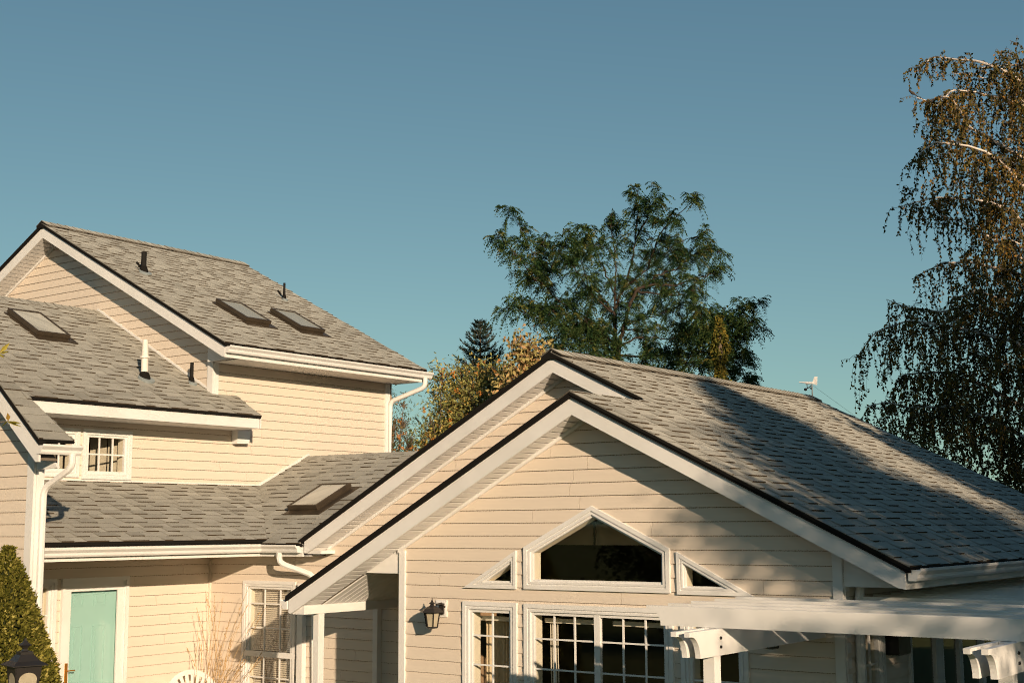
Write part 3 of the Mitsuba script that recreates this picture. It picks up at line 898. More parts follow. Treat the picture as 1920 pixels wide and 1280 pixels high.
# vent pipes -----------------------------------------------------------------------
def vent(fr, x, y, hgt, r, mat, label, collar=False):
    u, v = uv_on(fr, x, y)
    b = fr.map(u, v, 0.0)
    mt = MB()
    if mat == "vent_white":
        mt.lathe([(0, hgt), (r * 0.8, hgt), (r * 0.82, hgt - 0.02), (r * 0.95, hgt * 0.7), (r, hgt * 0.58), (r * 1.5, hgt * 0.57), (r * 1.5, hgt * 0.53), (r, hgt * 0.52), (r, 0.05)], b, 14)
    else:
        mt.lathe([(0, hgt - 0.03), (r * 0.8, hgt - 0.03), (r * 0.8, hgt), (r, hgt), (r, 0.0)], b, 14)
    k = put(Hs + "vent_pipe", mt, mat, smooth=40, label=label)
    fl = MB()
    fl.lathe([(r * 1.02, 0.1), (r * 1.35, 0.08), (r * 2.1, -0.03)], b, 14)
    put(k + "__boot", fl, "edge_asphalt", smooth=40)
    f2 = MB()
    cu = np.array([(math.cos(t), math.sin(t)) for t in np.linspace(0, 2 * np.pi, 17)[:-1]])
    prism(f2, fr, Polygon(cu * [r * 2.4, r * 2.6] + [u, v - r * 0.9]), 0.0, 0.034)
    put(k + "__flashing", f2, "lead_grey")
    if collar:
        put(k + "__stub", MB().tube([b + [-0.05, -0.03, 0.1], b + [-0.10, -0.06, 0.17]], 0.018, 6), "edge_asphalt")


vent(frA, -16.83, 13.05, 0.33, 0.042, "black_pipe", "stubby black vent pipe near the top of the tallest roof", collar=True)
vent(frA, -16.72, 15.95, 0.30, 0.021, "black_pipe", "thin black vent pipe far back on the tallest roof", collar=True)
vent(frB, -15.06, 11.75, 0.55, 0.048, "vent_white", "white flue pipe with a collar on the lower left roof")
vent(frB, -15.08, 12.60, 0.30, 0.026, "black_pipe", "thin black vent pipe beside the tall gable wall")

# ------------------------------------------------------------------ pergola
perg = thing("pergola", "white wooden pergola with scroll cut rafters reaching across the right front corner", "pergola")
ZT, ZR0 = -0.60, -0.745
rng = np.random.default_rng(5)


def scroll(x_end, z_top, z_bot, x_far, lip, run):
    """Side outline of a board whose end is cut to a concave quarter curve."""
    t = np.linspace(0, np.pi / 2, 9)
    zl = z_top - lip
    c = [(x_end + run * 0.18 + (run * 0.82) * np.sin(a), z_bot + (zl - z_bot) * np.cos(a)) for a in t]
    return Polygon([(x_far, z_top), (x_end, z_top), (x_end, zl)] + c + [(x_far, z_bot)])


ys = [8.93, 9.26, 9.63, 10.03, 10.40] + [10.95 + 0.37 * k for k in range(13)]
for i, yy in enumerate(ys):
    xe = -5.355 if yy < YW1 - 0.1 else -4.50 + 0.02 * (i % 2)
    if yy < YW1 - 0.1:
        poly = scroll(xe, ZT, ZR0, 1.6, 0.022, 0.125)
    else:
        poly = rect(xe, 1.6, ZR0, ZT)
    put(perg + "__rafter", pr(wallY(yy), poly, -0.04, 0.0), "white_paint")
ZB0 = -0.938
for xa, ya, yb in ((-4.865, 8.445, YW1 - 0.03), (-4.757, 8.445, YW1 - 0.03), (-2.745, 8.30, 15.5), (-2.635, 8.30, 15.5), (-0.6, 8.3, 15.5), (-0.49, 8.3, 15.5)):
    b = put(perg + "__beam", pr(wallX(xa), scroll(ya, ZR0 - 0.0015, ZB0, yb, 0.034, 0.155), 0.0, 0.042), "white_paint")
    if xa in (-4.757, -2.635, -0.49):
        for zz in (-0.813, -0.877):
            m = MB().tube([(xa + 0.04, 8.905, zz), (xa + 0.052, 8.905, zz)], 0.012, 8)
            put(b + "__bolt", m, "black_iron")
for xa in (-4.822, -2.70, -0.556):
    put(perg + "__post", bx(xa, xa + 0.063, 8.86, 8.95, G0, ZR0 - 0.004), "white_paint")
    put(perg + "__post", bx(xa - 0.012, xa + 0.078, 8.855, 8.955, G0, ZB0 - 0.001), "white_paint")
for xa in (-2.70, -0.556):
    put(perg + "__post", bx(xa - 0.012, xa + 0.078, 14.9, 15.0, G0, ZB0 - 0.001), "white_paint")


# ------------------------------------------------------------------ lanterns
def wall_lantern(cx, cy, zt, label, group=None):
    k = thing("wall_lantern", label, "lantern", group)
    m = MB()
    m.lathe([(0.0, 0.0), (0.006, -0.008), (0.004, -0.02), (0.012, -0.03), (0.01, -0.04), (0.035, -0.055), (0.018, -0.068), (0.03, -0.082), (0.085, -0.105), (0.128, -0.138), (0.128, -0.146), (0.085, -0.148)], (cx, cy, zt), 6, rot=0.35)
    put(k + "__roof", m, "black_iron")
    m = MB()
    for j in range(6):
        t = 0.35 + j * math.pi / 3
        m.tube([(cx + 0.083 * math.cos(t), cy + 0.083 * math.sin(t), zt - 0.146), (cx + 0.058 * math.cos(t), cy + 0.058 * math.sin(t), zt - 0.292)], 0.007, 4)
    m.lathe([(0.0, -0.29), (0.064, -0.288), (0.064, -0.30), (0.04, -0.308), (0.0, -0.31)], (cx, cy, zt), 6, rot=0.35)
    m.tube([(cx + 0.03, cy + 0.03, zt - 0.07), (cx + 0.05, cy + 0.09, zt - 0.06), (cx + 0.05, YW1 - 0.03, zt - 0.10)], 0.012, 5)
    put(k + "__frame", m, "black_iron")
    put(k + "__glass", MB().lathe([(0.077, -0.148), (0.053, -0.288)], (cx, cy, zt), 6, rot=0.35), "frosted_pane")
    put(k + "__back_plate", bx(cx - 0.005, cx + 0.05, YW1 - 0.055, YW1 - 0.030, zt - 0.17, zt - 0.06), "black_iron")
    m = MB()
    prism(m, wallY(YW1), rect(cx - 0.07, cx + 0.07, zt - 0.03, zt - 0.2), 0.0, 0.024)
    prism(m, wallY(YW1), rect(cx - 0.052, cx + 0.052, zt - 0.047, zt - 0.183), 0.0, 0.03)
    put(k + "__mounting_block", m, "white_paint")
    return k


wall_lantern(-8.915, 10.64, -0.715, "black six sided wall lantern with pale panes left of the tall narrow window")
wall_lantern(-5.15, 10.64, -0.735, "black lantern mostly hidden behind the pergola's rafters")
# black rounded box on the shaded side wall
k = thing("outdoor_speaker", "black rounded box on the dark side wall under the pergola", "wall_box")
m = MB()
prism(m, wallX(-4.55), rect(11.66, 11.91, -0.86, -1.12).buffer(0.02), 0.012, 0.14)
put(k + "__case", m, "black_iron")

lamp = thing("post_lamp", "black four sided post lamp with arched panes in front of the clipped shrub", "lamp")
cx, cy, zt = -8.95, 5.98, -0.83
rt = 0.55
m = MB()
q2 = math.sqrt(2)
m.lathe([(0, 0), (0.008, -0.004), (0.012, -0.02), (0.04, -0.045), (0.055, -0.052), (0.035, -0.062), (0.018, -0.08), (0.03, -0.095), (0.068, -0.1), (0.068, -0.104)], (cx, cy, zt + 0.03), 4, rot=rt)
m.lathe([(0.066, -0.1), (0.066, -0.125)], (cx, cy, zt + 0.03), 4, rot=rt)
m.lathe([(0.06, -0.118), (0.07, -0.12), (0.12, -0.165), (0.185, -0.192), (0.185, -0.199), (0.13, -0.202)], (cx, cy, zt + 0.03), 4, rot=rt)
put(lamp + "__roof", m, "black_iron")
zb = zt + 0.03
rtop, rbot, ztop, zbot = 0.132, 0.078, -0.2, -0.55
pg = MB()
fm = MB()
for j in range(4):
    a0, a1 = rt + j * math.pi / 2, rt + (j + 1) * math.pi / 2
    p = lambda a, r, z: np.array([cx + r * math.cos(a), cy + r * math.sin(a), zb + z])
    A, B, C, D = p(a0, rtop, ztop), p(a1, rtop, ztop), p(a1, rbot, zbot), p(a0, rbot, zbot)
    pg.add([A * 0.985 + 0.015 * np.array([cx, cy, A[2]]), B * 0.985 + 0.015 * np.array([cx, cy, B[2]]), C, D], [(0, 1, 2, 3)])
    U = (B - A) / np.linalg.norm(B - A)
    V = (A + B - C - D)
    V /= np.linalg.norm(V)
    ff = Fr((C + D) / 2, U, V)
    hgt = np.linalg.norm((A + B - C - D) / 2)
    w0, w1_ = np.linalg.norm(C - D) / 2, np.linalg.norm(A - B) / 2
    outer = Polygon([(-w0, 0), (w0, 0), (w1_, hgt), (-w1_, hgt)])
    tt = np.linspace(0, np.pi, 11)
    yw = hgt - 0.10
    ws = (w0 + (w1_ - w0) * yw / hgt) - 0.014
    hole = Polygon([(-w0 + 0.012, 0.015), (w0 - 0.012, 0.015)] + [(ws * math.cos(t), yw + 0.055 * math.sin(t)) for t in tt])
    prism(fm, ff, outer.difference(hole), -0.004, 0.006)
put(lamp + "__frame", fm, "black_iron")
put(lamp + "__glass", pg, "frosted_pane")
m = MB().lathe([(0.0, -0.55), (0.09, -0.55), (0.07, -0.58), (0.03, -0.62), (0.03, -0.7), (0.045, -0.72), (0.034, -0.75), (0.04, -H - zb)], (cx, cy, zb), 12)
put(lamp + "__pole", m, "black_iron", smooth=40)

# ------------------------------------------------------------------ weather station, chair, bird
ws = thing("weather_station", "small white wind gauge on a mast at the far end of the front ridge", "weather station")
wx, wy, wz = -8.33, 18.88, Z0 + SHL
put(ws + "__mast", MB().tube([(wx, wy, wz - 0.05), (wx, wy, wz + 0.2)], 0.011, 6), "lead_grey")
m = MB().tube([(wx - 0.1, wy, wz + 0.235), (wx + 0.02, wy, wz + 0.225)], [0.02, 0.016], 8)
m.tube([(wx - 0.2, wy - 0.02, wz + 0.252), (wx - 0.09, wy, wz + 0.24)], [0.008, 0.012], 6)
put(ws + "__body", m, "plastic_white")
put(ws + "__vane", pr(wallY(wy), Polygon([(wx + 0.0, wz + 0.215), (wx + 0.08, wz + 0.19), (wx + 0.09, wz + 0.32), (wx + 0.045, wz + 0.32)]), -0.004, 0.004), "plastic_white")
for j in range(3):
    t = 0.5 + j * 2.1
    m = MB()
    c = np.array([wx - 0.075 + 0.06 * math.cos(t), wy + 0.06 * math.sin(t), wz + 0.15 - 0.01 * j])
    m.lathe([(0.0, 0.022), (0.016, 0.015), (0.022, 0.0), (0.016, -0.015), (0.0, -0.022)], c, 8)
    m.tube([(wx - 0.075, wy, wz + 0.16), c], 0.005, 4)
    put(ws + "__cup", m, "black_iron")
put(ws + "__axle", MB().tube([(wx - 0.085, wy, wz + 0.23), (wx - 0.075, wy, wz + 0.15), (wx, wy, wz + 0.2)], 0.008, 5), "black_iron")
put(ws + "__guy_wire", MB().tube([(wx, wy, wz + 0.2), (-7.6, 18.93, ZFR(-7.6) + SHL)], 0.002, 4), "black_iron")

ch = thing("garden_chair", "white fan backed garden chair against the door wall, only its top showing", "chair")
cc = np.array([-13.88, 11.75, -2.26])
fr = Fr(cc, (0.94, 0.34, 0), (0, 0, 1))
t = np.linspace(0, np.pi, 25)
rim = Polygon([(0.42 * math.cos(a), 0.45 * math.sin(a)) for a in t] + [(0.365 * math.cos(a), 0.39 * math.sin(a)) for a in t[::-1]])
put(ch + "__rim", pr(fr, rim, -0.015, 0.015), "plastic_white")
for a in np.linspace(0.12, np.pi - 0.12, 13):
    m = MB()
    prism(m, fr, Polygon([(0.10 * math.cos(a - .12), 0.10 * math.sin(a - .12)), (0.385 * math.cos(a - .058), 0.41 * math.sin(a - .058)), (0.385 * math.cos(a + .058), 0.41 * math.sin(a + .058)), (0.10 * math.cos(a + .12), 0.10 * math.sin(a + .12))]), -0.008, 0.008)
    put(ch + "__back_slat", m, "plastic_white")
put(ch + "__seat", pr(Fr(cc + [0, 0, -0.22], (0.94, 0.34, 0), (-0.34, 0.94, 0)), box(-0.33, -0.5, 0.33, 0.02), -0.03, 0.0), "plastic_white")
put(ch + "__back_post", pr(fr, Polygon([(-0.1, 0.1), (0.1, 0.1), (0.2, -0.24), (-0.2, -0.24)]), -0.012, 0.012), "plastic_white")
for (a, b) in ((-0.3, -0.45), (0.3, -0.45), (-0.3, 0.0), (0.3, 0.0)):
    p = cc + np.array([0.94, 0.34, 0]) * a + np.array([-0.34, 0.94, 0]) * b
    put(ch + "__leg", MB().tube([(p[0], p[1], -2.5), (p[0], p[1], G0)], 0.025, 6), "plastic_white")

# ------------------------------------------------------------------ plants
RIGHT = np.array([math.cos(YAW), math.sin(YAW), 0.0])          # an axis along which the trees behind the house are spread
DEEP = np.array([-math.sin(YAW), math.cos(YAW), 0.0])
UPV = np.array([0, 0, 1.0])


def unit(v):
    return v / (np.linalg.norm(v, axis=-1, keepdims=True) + 1e-12)


def leaves(mb, c, axis, nrm, L, W, tone, tint):
    """Pointed leaves, each a kite of two triangles folded a little along its rib."""
    axis = unit(axis)
    s = unit(np.cross(axis, nrm))
    nn = np.cross(s, axis)
    L, W = (np.broadcast_to(x, (len(c),))[:, None] for x in (L, W))
    p0, p2 = c, c + axis * L
    mid = c + axis * L * 0.45 - nn * W * 0.15
    p1, p3 = mid + s * W / 2, mid - s * W / 2
    V = np.stack([p0, p1, p2, p3], 1).reshape(-1, 3)
    k = np.arange(len(c)) * 4
    F = np.vstack([np.stack([k, k + 1, k + 2], -1), np.stack([k, k + 2, k + 3], -1)])
    uv = np.repeat(np.stack([np.broadcast_to(tint, (len(c),)), np.broadcast_to(tone, (len(c),))], -1), 4, 0)
    mb.add(V, F, uv)


def resample(p, step):
    p = np.asarray(p, float)
    d = np.r_[0, np.cumsum(np.linalg.norm(np.diff(p, axis=0), axis=1))]
    n = max(3, int(d[-1] / step) + 1)
    t = np.linspace(0, d[-1], n)
    return np.stack([np.interp(t, d, p[:, k]) for k in range(3)], -1)


def branch3(base, pts, r, spread=1.2, z0=0.0):
    """A branch from (across, height) points, carried toward or away from the house as it goes out."""
    a = np.asarray(pts, float)
    n = len(a)
    dz = np.cumsum(r.normal(0, 0.25, n)) + np.linspace(0, 1, n) * r.uniform(-spread, spread)
    dz -= dz[0]
    return base * [1, 1, 0] + a[:, :1] * RIGHT + a[:, 1:2] * UPV + (dz + z0)[:, None] * DEEP


def compound_leaves(mb, tips, dirs, r, n_pairs=7, size=0.23, lw=(0.066, 0.028)):
    """Feathery leaves: a drooping stalk with pairs of small leaflets."""
    n = len(tips)
    s = size * r.uniform(0.7, 1.25, n)
    side = unit(np.cross(dirs, UPV) + r.normal(0, 0.2, (n, 3)))
    tone, tint = np.clip(r.normal(0.45, 0.25, n), 0, 1), r.random(n)
    for k in range(n_pairs):
        t = (k + 0.7) / n_pairs
        p = tips + dirs * (s * t)[:, None] - UPV * (s * 0.75 * t * t)[:, None]
        d = unit(dirs - UPV * (1.5 * t))
        for sg in (-1, 1):
            ax = unit(side * sg + d * 0.5 - UPV * 0.35 + r.normal(0, 0.15, (n, 3)))
            leaves(mb, p, ax, UPV + r.normal(0, 0.35, (n, 3)), lw[0] * r.uniform(0.8, 1.2, n), lw[1], np.clip(tone + r.normal(0, 0.12, n), 0, 1), tint)


def locust(name, label, base, stems, seed, dens=1.0, bare=0.25, group=None):
    r = np.random.default_rng(seed)
    tr = thing(name, label, "tree", group)
    base = np.asarray(base, float)
    wood, crown = MB(), MB()
    placed = {}
    lines = []
    low = min(p[0][1] for p in stems.values())
    trunk_done = False
    for k, pts in stems.items():
        p3 = branch3(base, pts, r)
        start = np.array(pts[0])
        # begin on the nearest branch already there
        if lines:
            best = min(((np.linalg.norm(l2 - start, axis=1).min(), i) for i, (l2, _) in enumerate(lines)))
            if best[0] < 0.35:
                l2, l3 = lines[best[1]]
                j = np.linalg.norm(l2 - start, axis=1).argmin()
                p3 = p3 + (l3[j] - p3[0]) * np.linspace(1, 0.3, len(p3))[:, None]
        lines.append((np.asarray(resample(np.c_[np.asarray(pts), np.zeros(len(pts))], 0.1))[:, :2], resample(p3, 0.1)))
        q = resample(p3, 0.12)
        q += r.normal(0, 0.012, q.shape)
        rad = np.interp(np.linspace(0, 1, len(q)), [0, 1], [0.055 if k in ("A", "B", "T") else 0.026, 0.005])
        wood.tube(q, rad, 5)
        L = len(q)
        # side twigs with leaves
        for i in range(int(L * (bare if pts[0][1] > 7.2 or k in "AB" else 0.1)), L):
            for _ in range(r.poisson(1.35 * dens) + (3 if i >= L - 2 else 0)):
                d = unit(q[min(i + 1, L - 1)] - q[max(i - 1, 0)] + r.normal(0, 0.75, 3) + [0, 0, 0.25])
                ln = r.uniform(0.15, 0.55) * (1.0 if i < L * 0.85 else 0.6)
                tw = q[i] + d * np.linspace(0, ln, 4)[:, None] + UPV * (-0.06 * np.linspace(0, 1, 4) ** 2)[:, None]
                wood.tube(tw, [0.006, 0.005, 0.004, 0.003], 3, caps=False)
                m = max(3, int(ln / 0.03))
                tp = tw[0] + (tw[-1] - tw[0]) * r.uniform(0.15, 1, (m, 1))
                dd = unit(d + r.normal(0, 0.9, (m, 3)))
                compound_leaves(crown, tp, dd, r)
    ends = [l3[0] for _, l3 in lines[:2]]
    m = MB()
    for e in ends[:2]:
        m.tube([(base[0], base[1], 0), (base[0] * 0.6 + e[0] * 0.4, base[1] * 0.6 + e[1] * 0.4, low * 0.5), e], [0.13, 0.09, 0.056], 8)
    put(tr + "__trunk", m, "bark", raise_by=0, smooth=40)
    put(tr + "__branches", wood, "bark_dark", raise_by=0)
    put(tr + "__crown", crown, "leaf_locust", raise_by=0, use_uv=True)
    return tr


LOC = {
    'A': [(0.02, 6.54), (0.12, 7.07), (0.2, 7.43), (0.33, 7.86), (0.51, 8.25), (0.83, 8.32), (1.36, 8.34), (1.9, 8.5), (2.4, 8.71)],
    'B': [(-0.08, 6.54), (-0.06, 6.96), (-0.07, 7.39), (-0.03, 7.82), (0.12, 8.25), (0.29, 8.61), (0.44, 9.12), (0.54, 9.74), (0.58, 10.29), (0.59, 10.69)],
    'C': [(0.29, 8.61), (0.66, 8.86), (1.03, 9.15), (1.39, 9.44), (1.68, 9.59), (2.07, 9.58)],
    'D': [(0.51, 8.25), (1.02, 8.65), (1.55, 8.9), (1.85, 9.15), (2.21, 9.36), (2.6, 9.4)],
    'E': [(-0.03, 7.82), (-0.38, 8.33), (-0.59, 8.62), (-0.7, 9.2), (-0.64, 9.78)],
    'F': [(-0.07, 7.39), (-0.6, 7.75), (-1.09, 8.11), (-1.51, 8.41), (-1.7, 8.77), (-1.83, 9.2), (-2.0, 9.61), (-2.18, 10.01), (-2.39, 10.38)],
    'F1': [(-1.7, 8.77), (-1.94, 8.7), (-2.18, 8.92), (-2.68, 9.28)],
    'F2': [(-1.83, 9.2), (-1.86, 9.46), (-1.57, 9.9)],
    'F3': [(-1.58, 8.77), (-1.51, 9.09), (-1.22, 9.46), (-0.97, 9.64)],
    'G': [(-0.08, 7.11), (-0.78, 7.54), (-1.48, 7.69), (-1.84, 7.87), (-2.19, 7.99)],
    'G2': [(-0.78, 7.4), (-1.49, 7.4), (-2.02, 7.55), (-2.58, 7.73)],
    'H': [(0.12, 6.89), (0.45, 7.07), (0.74, 7.12), (1.3, 7.1), (1.7, 7.38)],
    'I': [(0.01, 7.75), (0.06, 8.98), (0.04, 9.63), (-0.03, 10.14), (0.05, 10.33)],
    'J': [(0.54, 9.74), (0.83, 10.18), (1.02, 10.43)],
    'J2': [(1.03, 9.15), (1.22, 9.81), (1.69, 10.17), (1.86, 10.3)],
    'K': [(-0.11, 6.86), (-0.61, 7.04), (-1.1, 7.0), (-1.52, 7.19)],
    'L': [(0.12, 8.25), (-0.23, 8.83), (-0.44, 9.12), (-0.79, 9.42)],
    'M': [(0.51, 8.25), (1.01, 8.18), (1.54, 8.1), (1.79, 8.24)],
    'N': [(0.2, 7.43), (0.64, 7.64), (1.17, 7.74), (1.53, 7.89)],
    'O': [(-0.03, 7.82), (-0.59, 8.18), (-0.94, 8.47), (-1.3, 8.77)],
    'P': [(0.1, 6.75), (0.6, 6.65), (1.25, 6.6)],
    'Q': [(-0.1, 6.6), (-0.6, 6.62), (-1.35, 6.75)],
    'R': [(-0.06, 6.9), (-0.35, 7.3), (-0.75, 7.5)],
    'S': [(0.2, 7.3), (0.6, 7.3), (0.95, 7.4)],
    'U': [(-0.07, 6.6), (-0.3, 7.0), (-1.0, 7.4), (-1.7, 7.75)],
}
LOC2 = {
    'T': [(0.01, 6.14), (-0.03, 6.65), (-0.17, 7.09), (-0.33, 7.33)],
    'a': [(-0.03, 6.65), (0.17, 7.09), (0.38, 7.43), (0.72, 7.63)],
    'b': [(0.02, 6.48), (0.3, 6.98), (0.54, 7.19)],
    'c': [(0.01, 6.34), (0.35, 6.54), (0.69, 6.64)],
    'd': [(-0.17, 7.09), (-0.4, 7.36), (-0.63, 7.36)],
    'e': [(-0.03, 6.65), (-0.68, 6.82), (-1.19, 6.72), (-1.59, 6.55)],
    'f': [(-0.18, 6.82), (-0.67, 7.09), (-1.01, 7.16)],
    'g': [(0.01, 6.31), (-0.52, 6.41), (-1.02, 6.38), (-1.46, 6.28)],
    'h': [(-0.33, 7.33), (-0.16, 7.46), (0.04, 7.5)],
    'i': [(0.01, 6.21), (0.48, 6.17), (0.71, 6.04), (0.84, 5.97)],
}
locust("locust_tree", "airy feathery leaved tree with forked stems behind the front gable's ridge", (-15.97, 25.51, 0), LOC, 31, dens=1.0)
locust("locust_tree", "lower dark feathery tree round the vine clad trunk behind the front roof", (-13.33, 25.59, 0), LOC2, 32, dens=1.2, bare=0.0)

# vine clad trunk
r = np.random.default_rng(33)
vt = thing("vine_clad_trunk", "upright trunk wrapped in yellow green climbing vine behind the front roof", "vine")
vb = np.array([-12.55, 24.0, 0.0])
put(vt + "__trunk", MB().tube([vb, vb + [0.02, 0, 4], vb + [0.0, 0, 7.0]], [0.10, 0.07, 0.04], 7), "bark", raise_by=0)
crown = MB()
n = 2600
z = r.uniform(4.6, 7.12, n)
an = r.uniform(0, 2 * np.pi, n)
rr = (0.07 + 0.10 * np.interp(z, [4.6, 5.6, 6.6, 7.12], [1.6, 1.1, 0.8, 0.2])) * np.sqrt(r.uniform(0.2, 1.3, n)) * (0.8 + 0.35 * np.sin(z * 7))
c = vb + np.stack([rr * np.cos(an), rr * np.sin(an), z], -1)
leaves(crown, c, np.stack([np.cos(an), np.sin(an), -0.9 * np.ones(n)], -1) + r.normal(0, 0.4, (n, 3)), r.normal(0, 1, (n, 3)), 0.075, 0.05, r.random(n), r.random(n))
put(vt + "__foliage", crown, "leaf_vine", raise_by=0, use_uv=True)


# spruce
def spruce(label, base, hgt, r0, seed):
    r = np.random.default_rng(seed)
    k = thing("spruce_tree", label, "tree")
    base = np.asarray(base, float)
    wood, cr = MB(), MB()
    put(k + "__trunk", MB().tube([base, base + [0, 0, hgt * 0.6], base + [0, 0, hgt]], [0.16, 0.08, 0.01], 7), "bark", raise_by=0)
    z = hgt - 0.08
    P, D = [], []
    while z > hgt - 4.2:
        R_ = r0 * ((hgt - z) / 4.0) ** 0.8 + 0.05
        for j in range(8):
            a = r.uniform(0, 2 * np.pi)
            L = R_ * r.uniform(0.7, 1.15)
            t = np.linspace(0, 1, 8)
            pts = base + np.stack([np.cos(a) * L * t, np.sin(a) * L * t, z + L * (0.15 * t + 0.45 * t ** 2.2)], -1)
            wood.tube(pts, np.linspace(0.012, 0.004, 8), 3, caps=False)
            tt = r.uniform(0.05, 1, int(L * 150) + 10)
            q = np.stack([np.interp(tt, t, pts[:, i]) for i in range(3)], -1)
            tang = unit(np.gradient(pts, axis=0))
            tg = np.stack([np.interp(tt, t, tang[:, i]) for i in range(3)], -1)
            sd = unit(np.cross(tg, UPV)) * r.choice([-1, 1], len(tt))[:, None]
            off = sd * (r.uniform(0, 0.14, len(tt)) * (1 - 0.6 * tt))[:, None]
            P.append(q + off)
            D.append(tg + sd * 0.8 + UPV * 0.35 + r.normal(0, 0.3, (len(tt), 3)))
        z -= r.uniform(0.11, 0.17)
    P, D = np.vstack(P), np.vstack(D)
    n = len(P)
    leaves(cr, P, D, r.normal(0, 1, (n, 3)), r.uniform(0.06, 0.10, n), 0.022, r.random(n), r.random(n))
    put(k + "__branches", wood, "bark", raise_by=0)
    put(k + "__crown", cr, "leaf_spruce", raise_by=0, use_uv=True)


spruce("dark blue green spruce top between the two wings of the house", (-19.66, 25.25, 0), 7.85, 1.55, 41)


# leafy crowns with berries
def crown_cloud(n, blobs, r, jit=0.12):
    """Points in the outer parts of several rounded clumps."""
    w = np.array([b[3] ** 2 for b in blobs])
    idx = r.choice(len(blobs), n, p=w / w.sum())
    b = np.array(blobs)[idx]
    d = unit(r.normal(0, 1, (n, 3)))
    rad = b[:, 3:4] * r.uniform(0.25, 1.0, (n, 1)) ** 0.45
    rad *= 1 + 0.35 * np.sin(d[:, :1] * 7 + b[:, :1] * 5) * np.cos(d[:, 2:] * 6)
    return b[:, :3] + d * rad + r.normal(0, jit, (n, 3)), d


def place(base, l):
    base = np.asarray(base, float)
    return [tuple(base * [1, 1, 0] + a * RIGHT + d * DEEP + z * UPV) + (rad,) for a, d, z, rad in l]


def bushy(name, label, base, blobs, n, leaf, seed, berries=0, lw=(0.09, 0.035), cat="tree", group=None, twigs=16, trunk=True):
    r = np.random.default_rng(seed)
    k = thing(name, label, cat, group)
    base = np.asarray(base, float)
    bl = place(base, blobs)
    wood, cr = MB(), MB()
    top = np.array([b[:3] for b in bl])
    if trunk:
        put(k + "__trunk", MB().tube([base, base * [1, 1, 0] + [0.05, 0, top[:, 2].min() * 0.7], top.mean(0)], [0.10, 0.08, 0.03], 7), "bark", raise_by=0)
    for b in bl:
        c = np.array(b[:3])
        wood.tube([base + [0, 0, 0.3], base * [0.5, 0.5, 0] + c * [0.5, 0.5, 0.6], c], [0.03, 0.02, 0.008], 5, caps=False)
        for _ in range(twigs):
            d = unit(r.normal(0, 1, 3) + [0, 0, 0.7])
            wood.tube([c - [0, 0, b[3] * 0.4], c + d * b[3] * 0.5, c + d * b[3] * r.uniform(0.9, 1.3)], [0.018, 0.009, 0.003], 4, caps=False)
    put(k + "__branches", wood, "bark", raise_by=0)
    p, d = crown_cloud(n, bl, r)
    leaves(cr, p, d + r.normal(0, 0.8, (n, 3)) - UPV * 0.3, r.normal(0, 1, (n, 3)) + UPV, lw[0] * r.uniform(0.7, 1.3, n), lw[1], r.random(n), r.random(n))
    put(k + "__crown", cr, leaf, raise_by=0, use_uv=True)
    if berries:
        bm = MB()
        ico = trimesh.creation.icosphere(0, 1.0)
        cp, dd = crown_cloud(berries, bl, r)
        for q in cp:
            for _ in range(7):
                bm.add(ico.vertices * 0.016 + q + r.normal(0, 0.028, 3), ico.faces)
        put(k + "__berries", bm, "berry_orange", raise_by=0, kind="stuff")
    return k


bushy("rowan_tree", "bushy tree covered in orange berries between the tall wing and the front gable", (-18.0, 21.6, 0),
      [(0.0, 0.0, 4.75, 0.42), (0.30, 0.2, 5.4, 0.5), (0.12, -0.2, 6.0, 0.24), (0.6, 0.1, 6.0, 0.38), (0.85, 0.0, 5.3, 0.6), (1.1, 0.3, 5.95, 0.36), (0.4, 0.5, 4.6, 0.6), (1.4, 0.2, 6.1, 0.25), (-0.15, 0.1, 4.3, 0.3)], 10500, "leaf_rowan", 42, berries=170)
bushy("cedar_shrub", "sparse upright evergreen sprigs beside the tall wing's far corner", (-18.7, 20.6, 0),
      [(0.22, 0, 5.0, 0.2), (0.15, 0, 5.5, 0.16), (0.48, 0, 5.0, 0.2), (0.22, 0.1, 4.5, 0.34), (0.6, 0.1, 4.6, 0.28), (0.12, 0.0, 5.95, 0.10), (0.5, 0, 5.4, 0.09)], 1500, "leaf_cedar", 43, berries=34, lw=(0.075, 0.022), cat="shrub")
bushy("maple_tree", "pinkish gold turning tree top just left of the front gable's peak", (-15.3, 21.35, 0),
      [(-0.29, 0, 6.5, 0.16), (-0.12, 0, 6.26, 0.28), (0.1, 0.1, 6.1, 0.31), (-0.16, 0.1, 5.85, 0.34), (0.16, 0, 5.77, 0.33), (-0.37, 0, 5.6, 0.33)], 2600, "leaf_golden", 44, lw=(0.10, 0.07))
bushy("lilac_shrub", "dull yellow topped shrub behind the far end of the front roof", (-8.89, 23.28, 0),
      [(0.0, 0, 4.15, 0.3), (0.3, 0, 4.2, 0.3), (-0.25, 0, 4.0, 0.25), (0.6, 0.1, 3.9, 0.4)], 1500, "leaf_cedar", 45, cat="shrub")
bushy("plum_tree", "dark dense tree low behind the weeping birch", (-7.2, 29.5, 0),
      [(-0.9, 0, 3.4, 0.8), (0.0, 0, 3.7, 0.9), (0.8, 0.2, 3.9, 0.9), (-1.6, 0.2, 2.7, 0.8)], 6000, "leaf_shade", 46, lw=(0.10, 0.06))

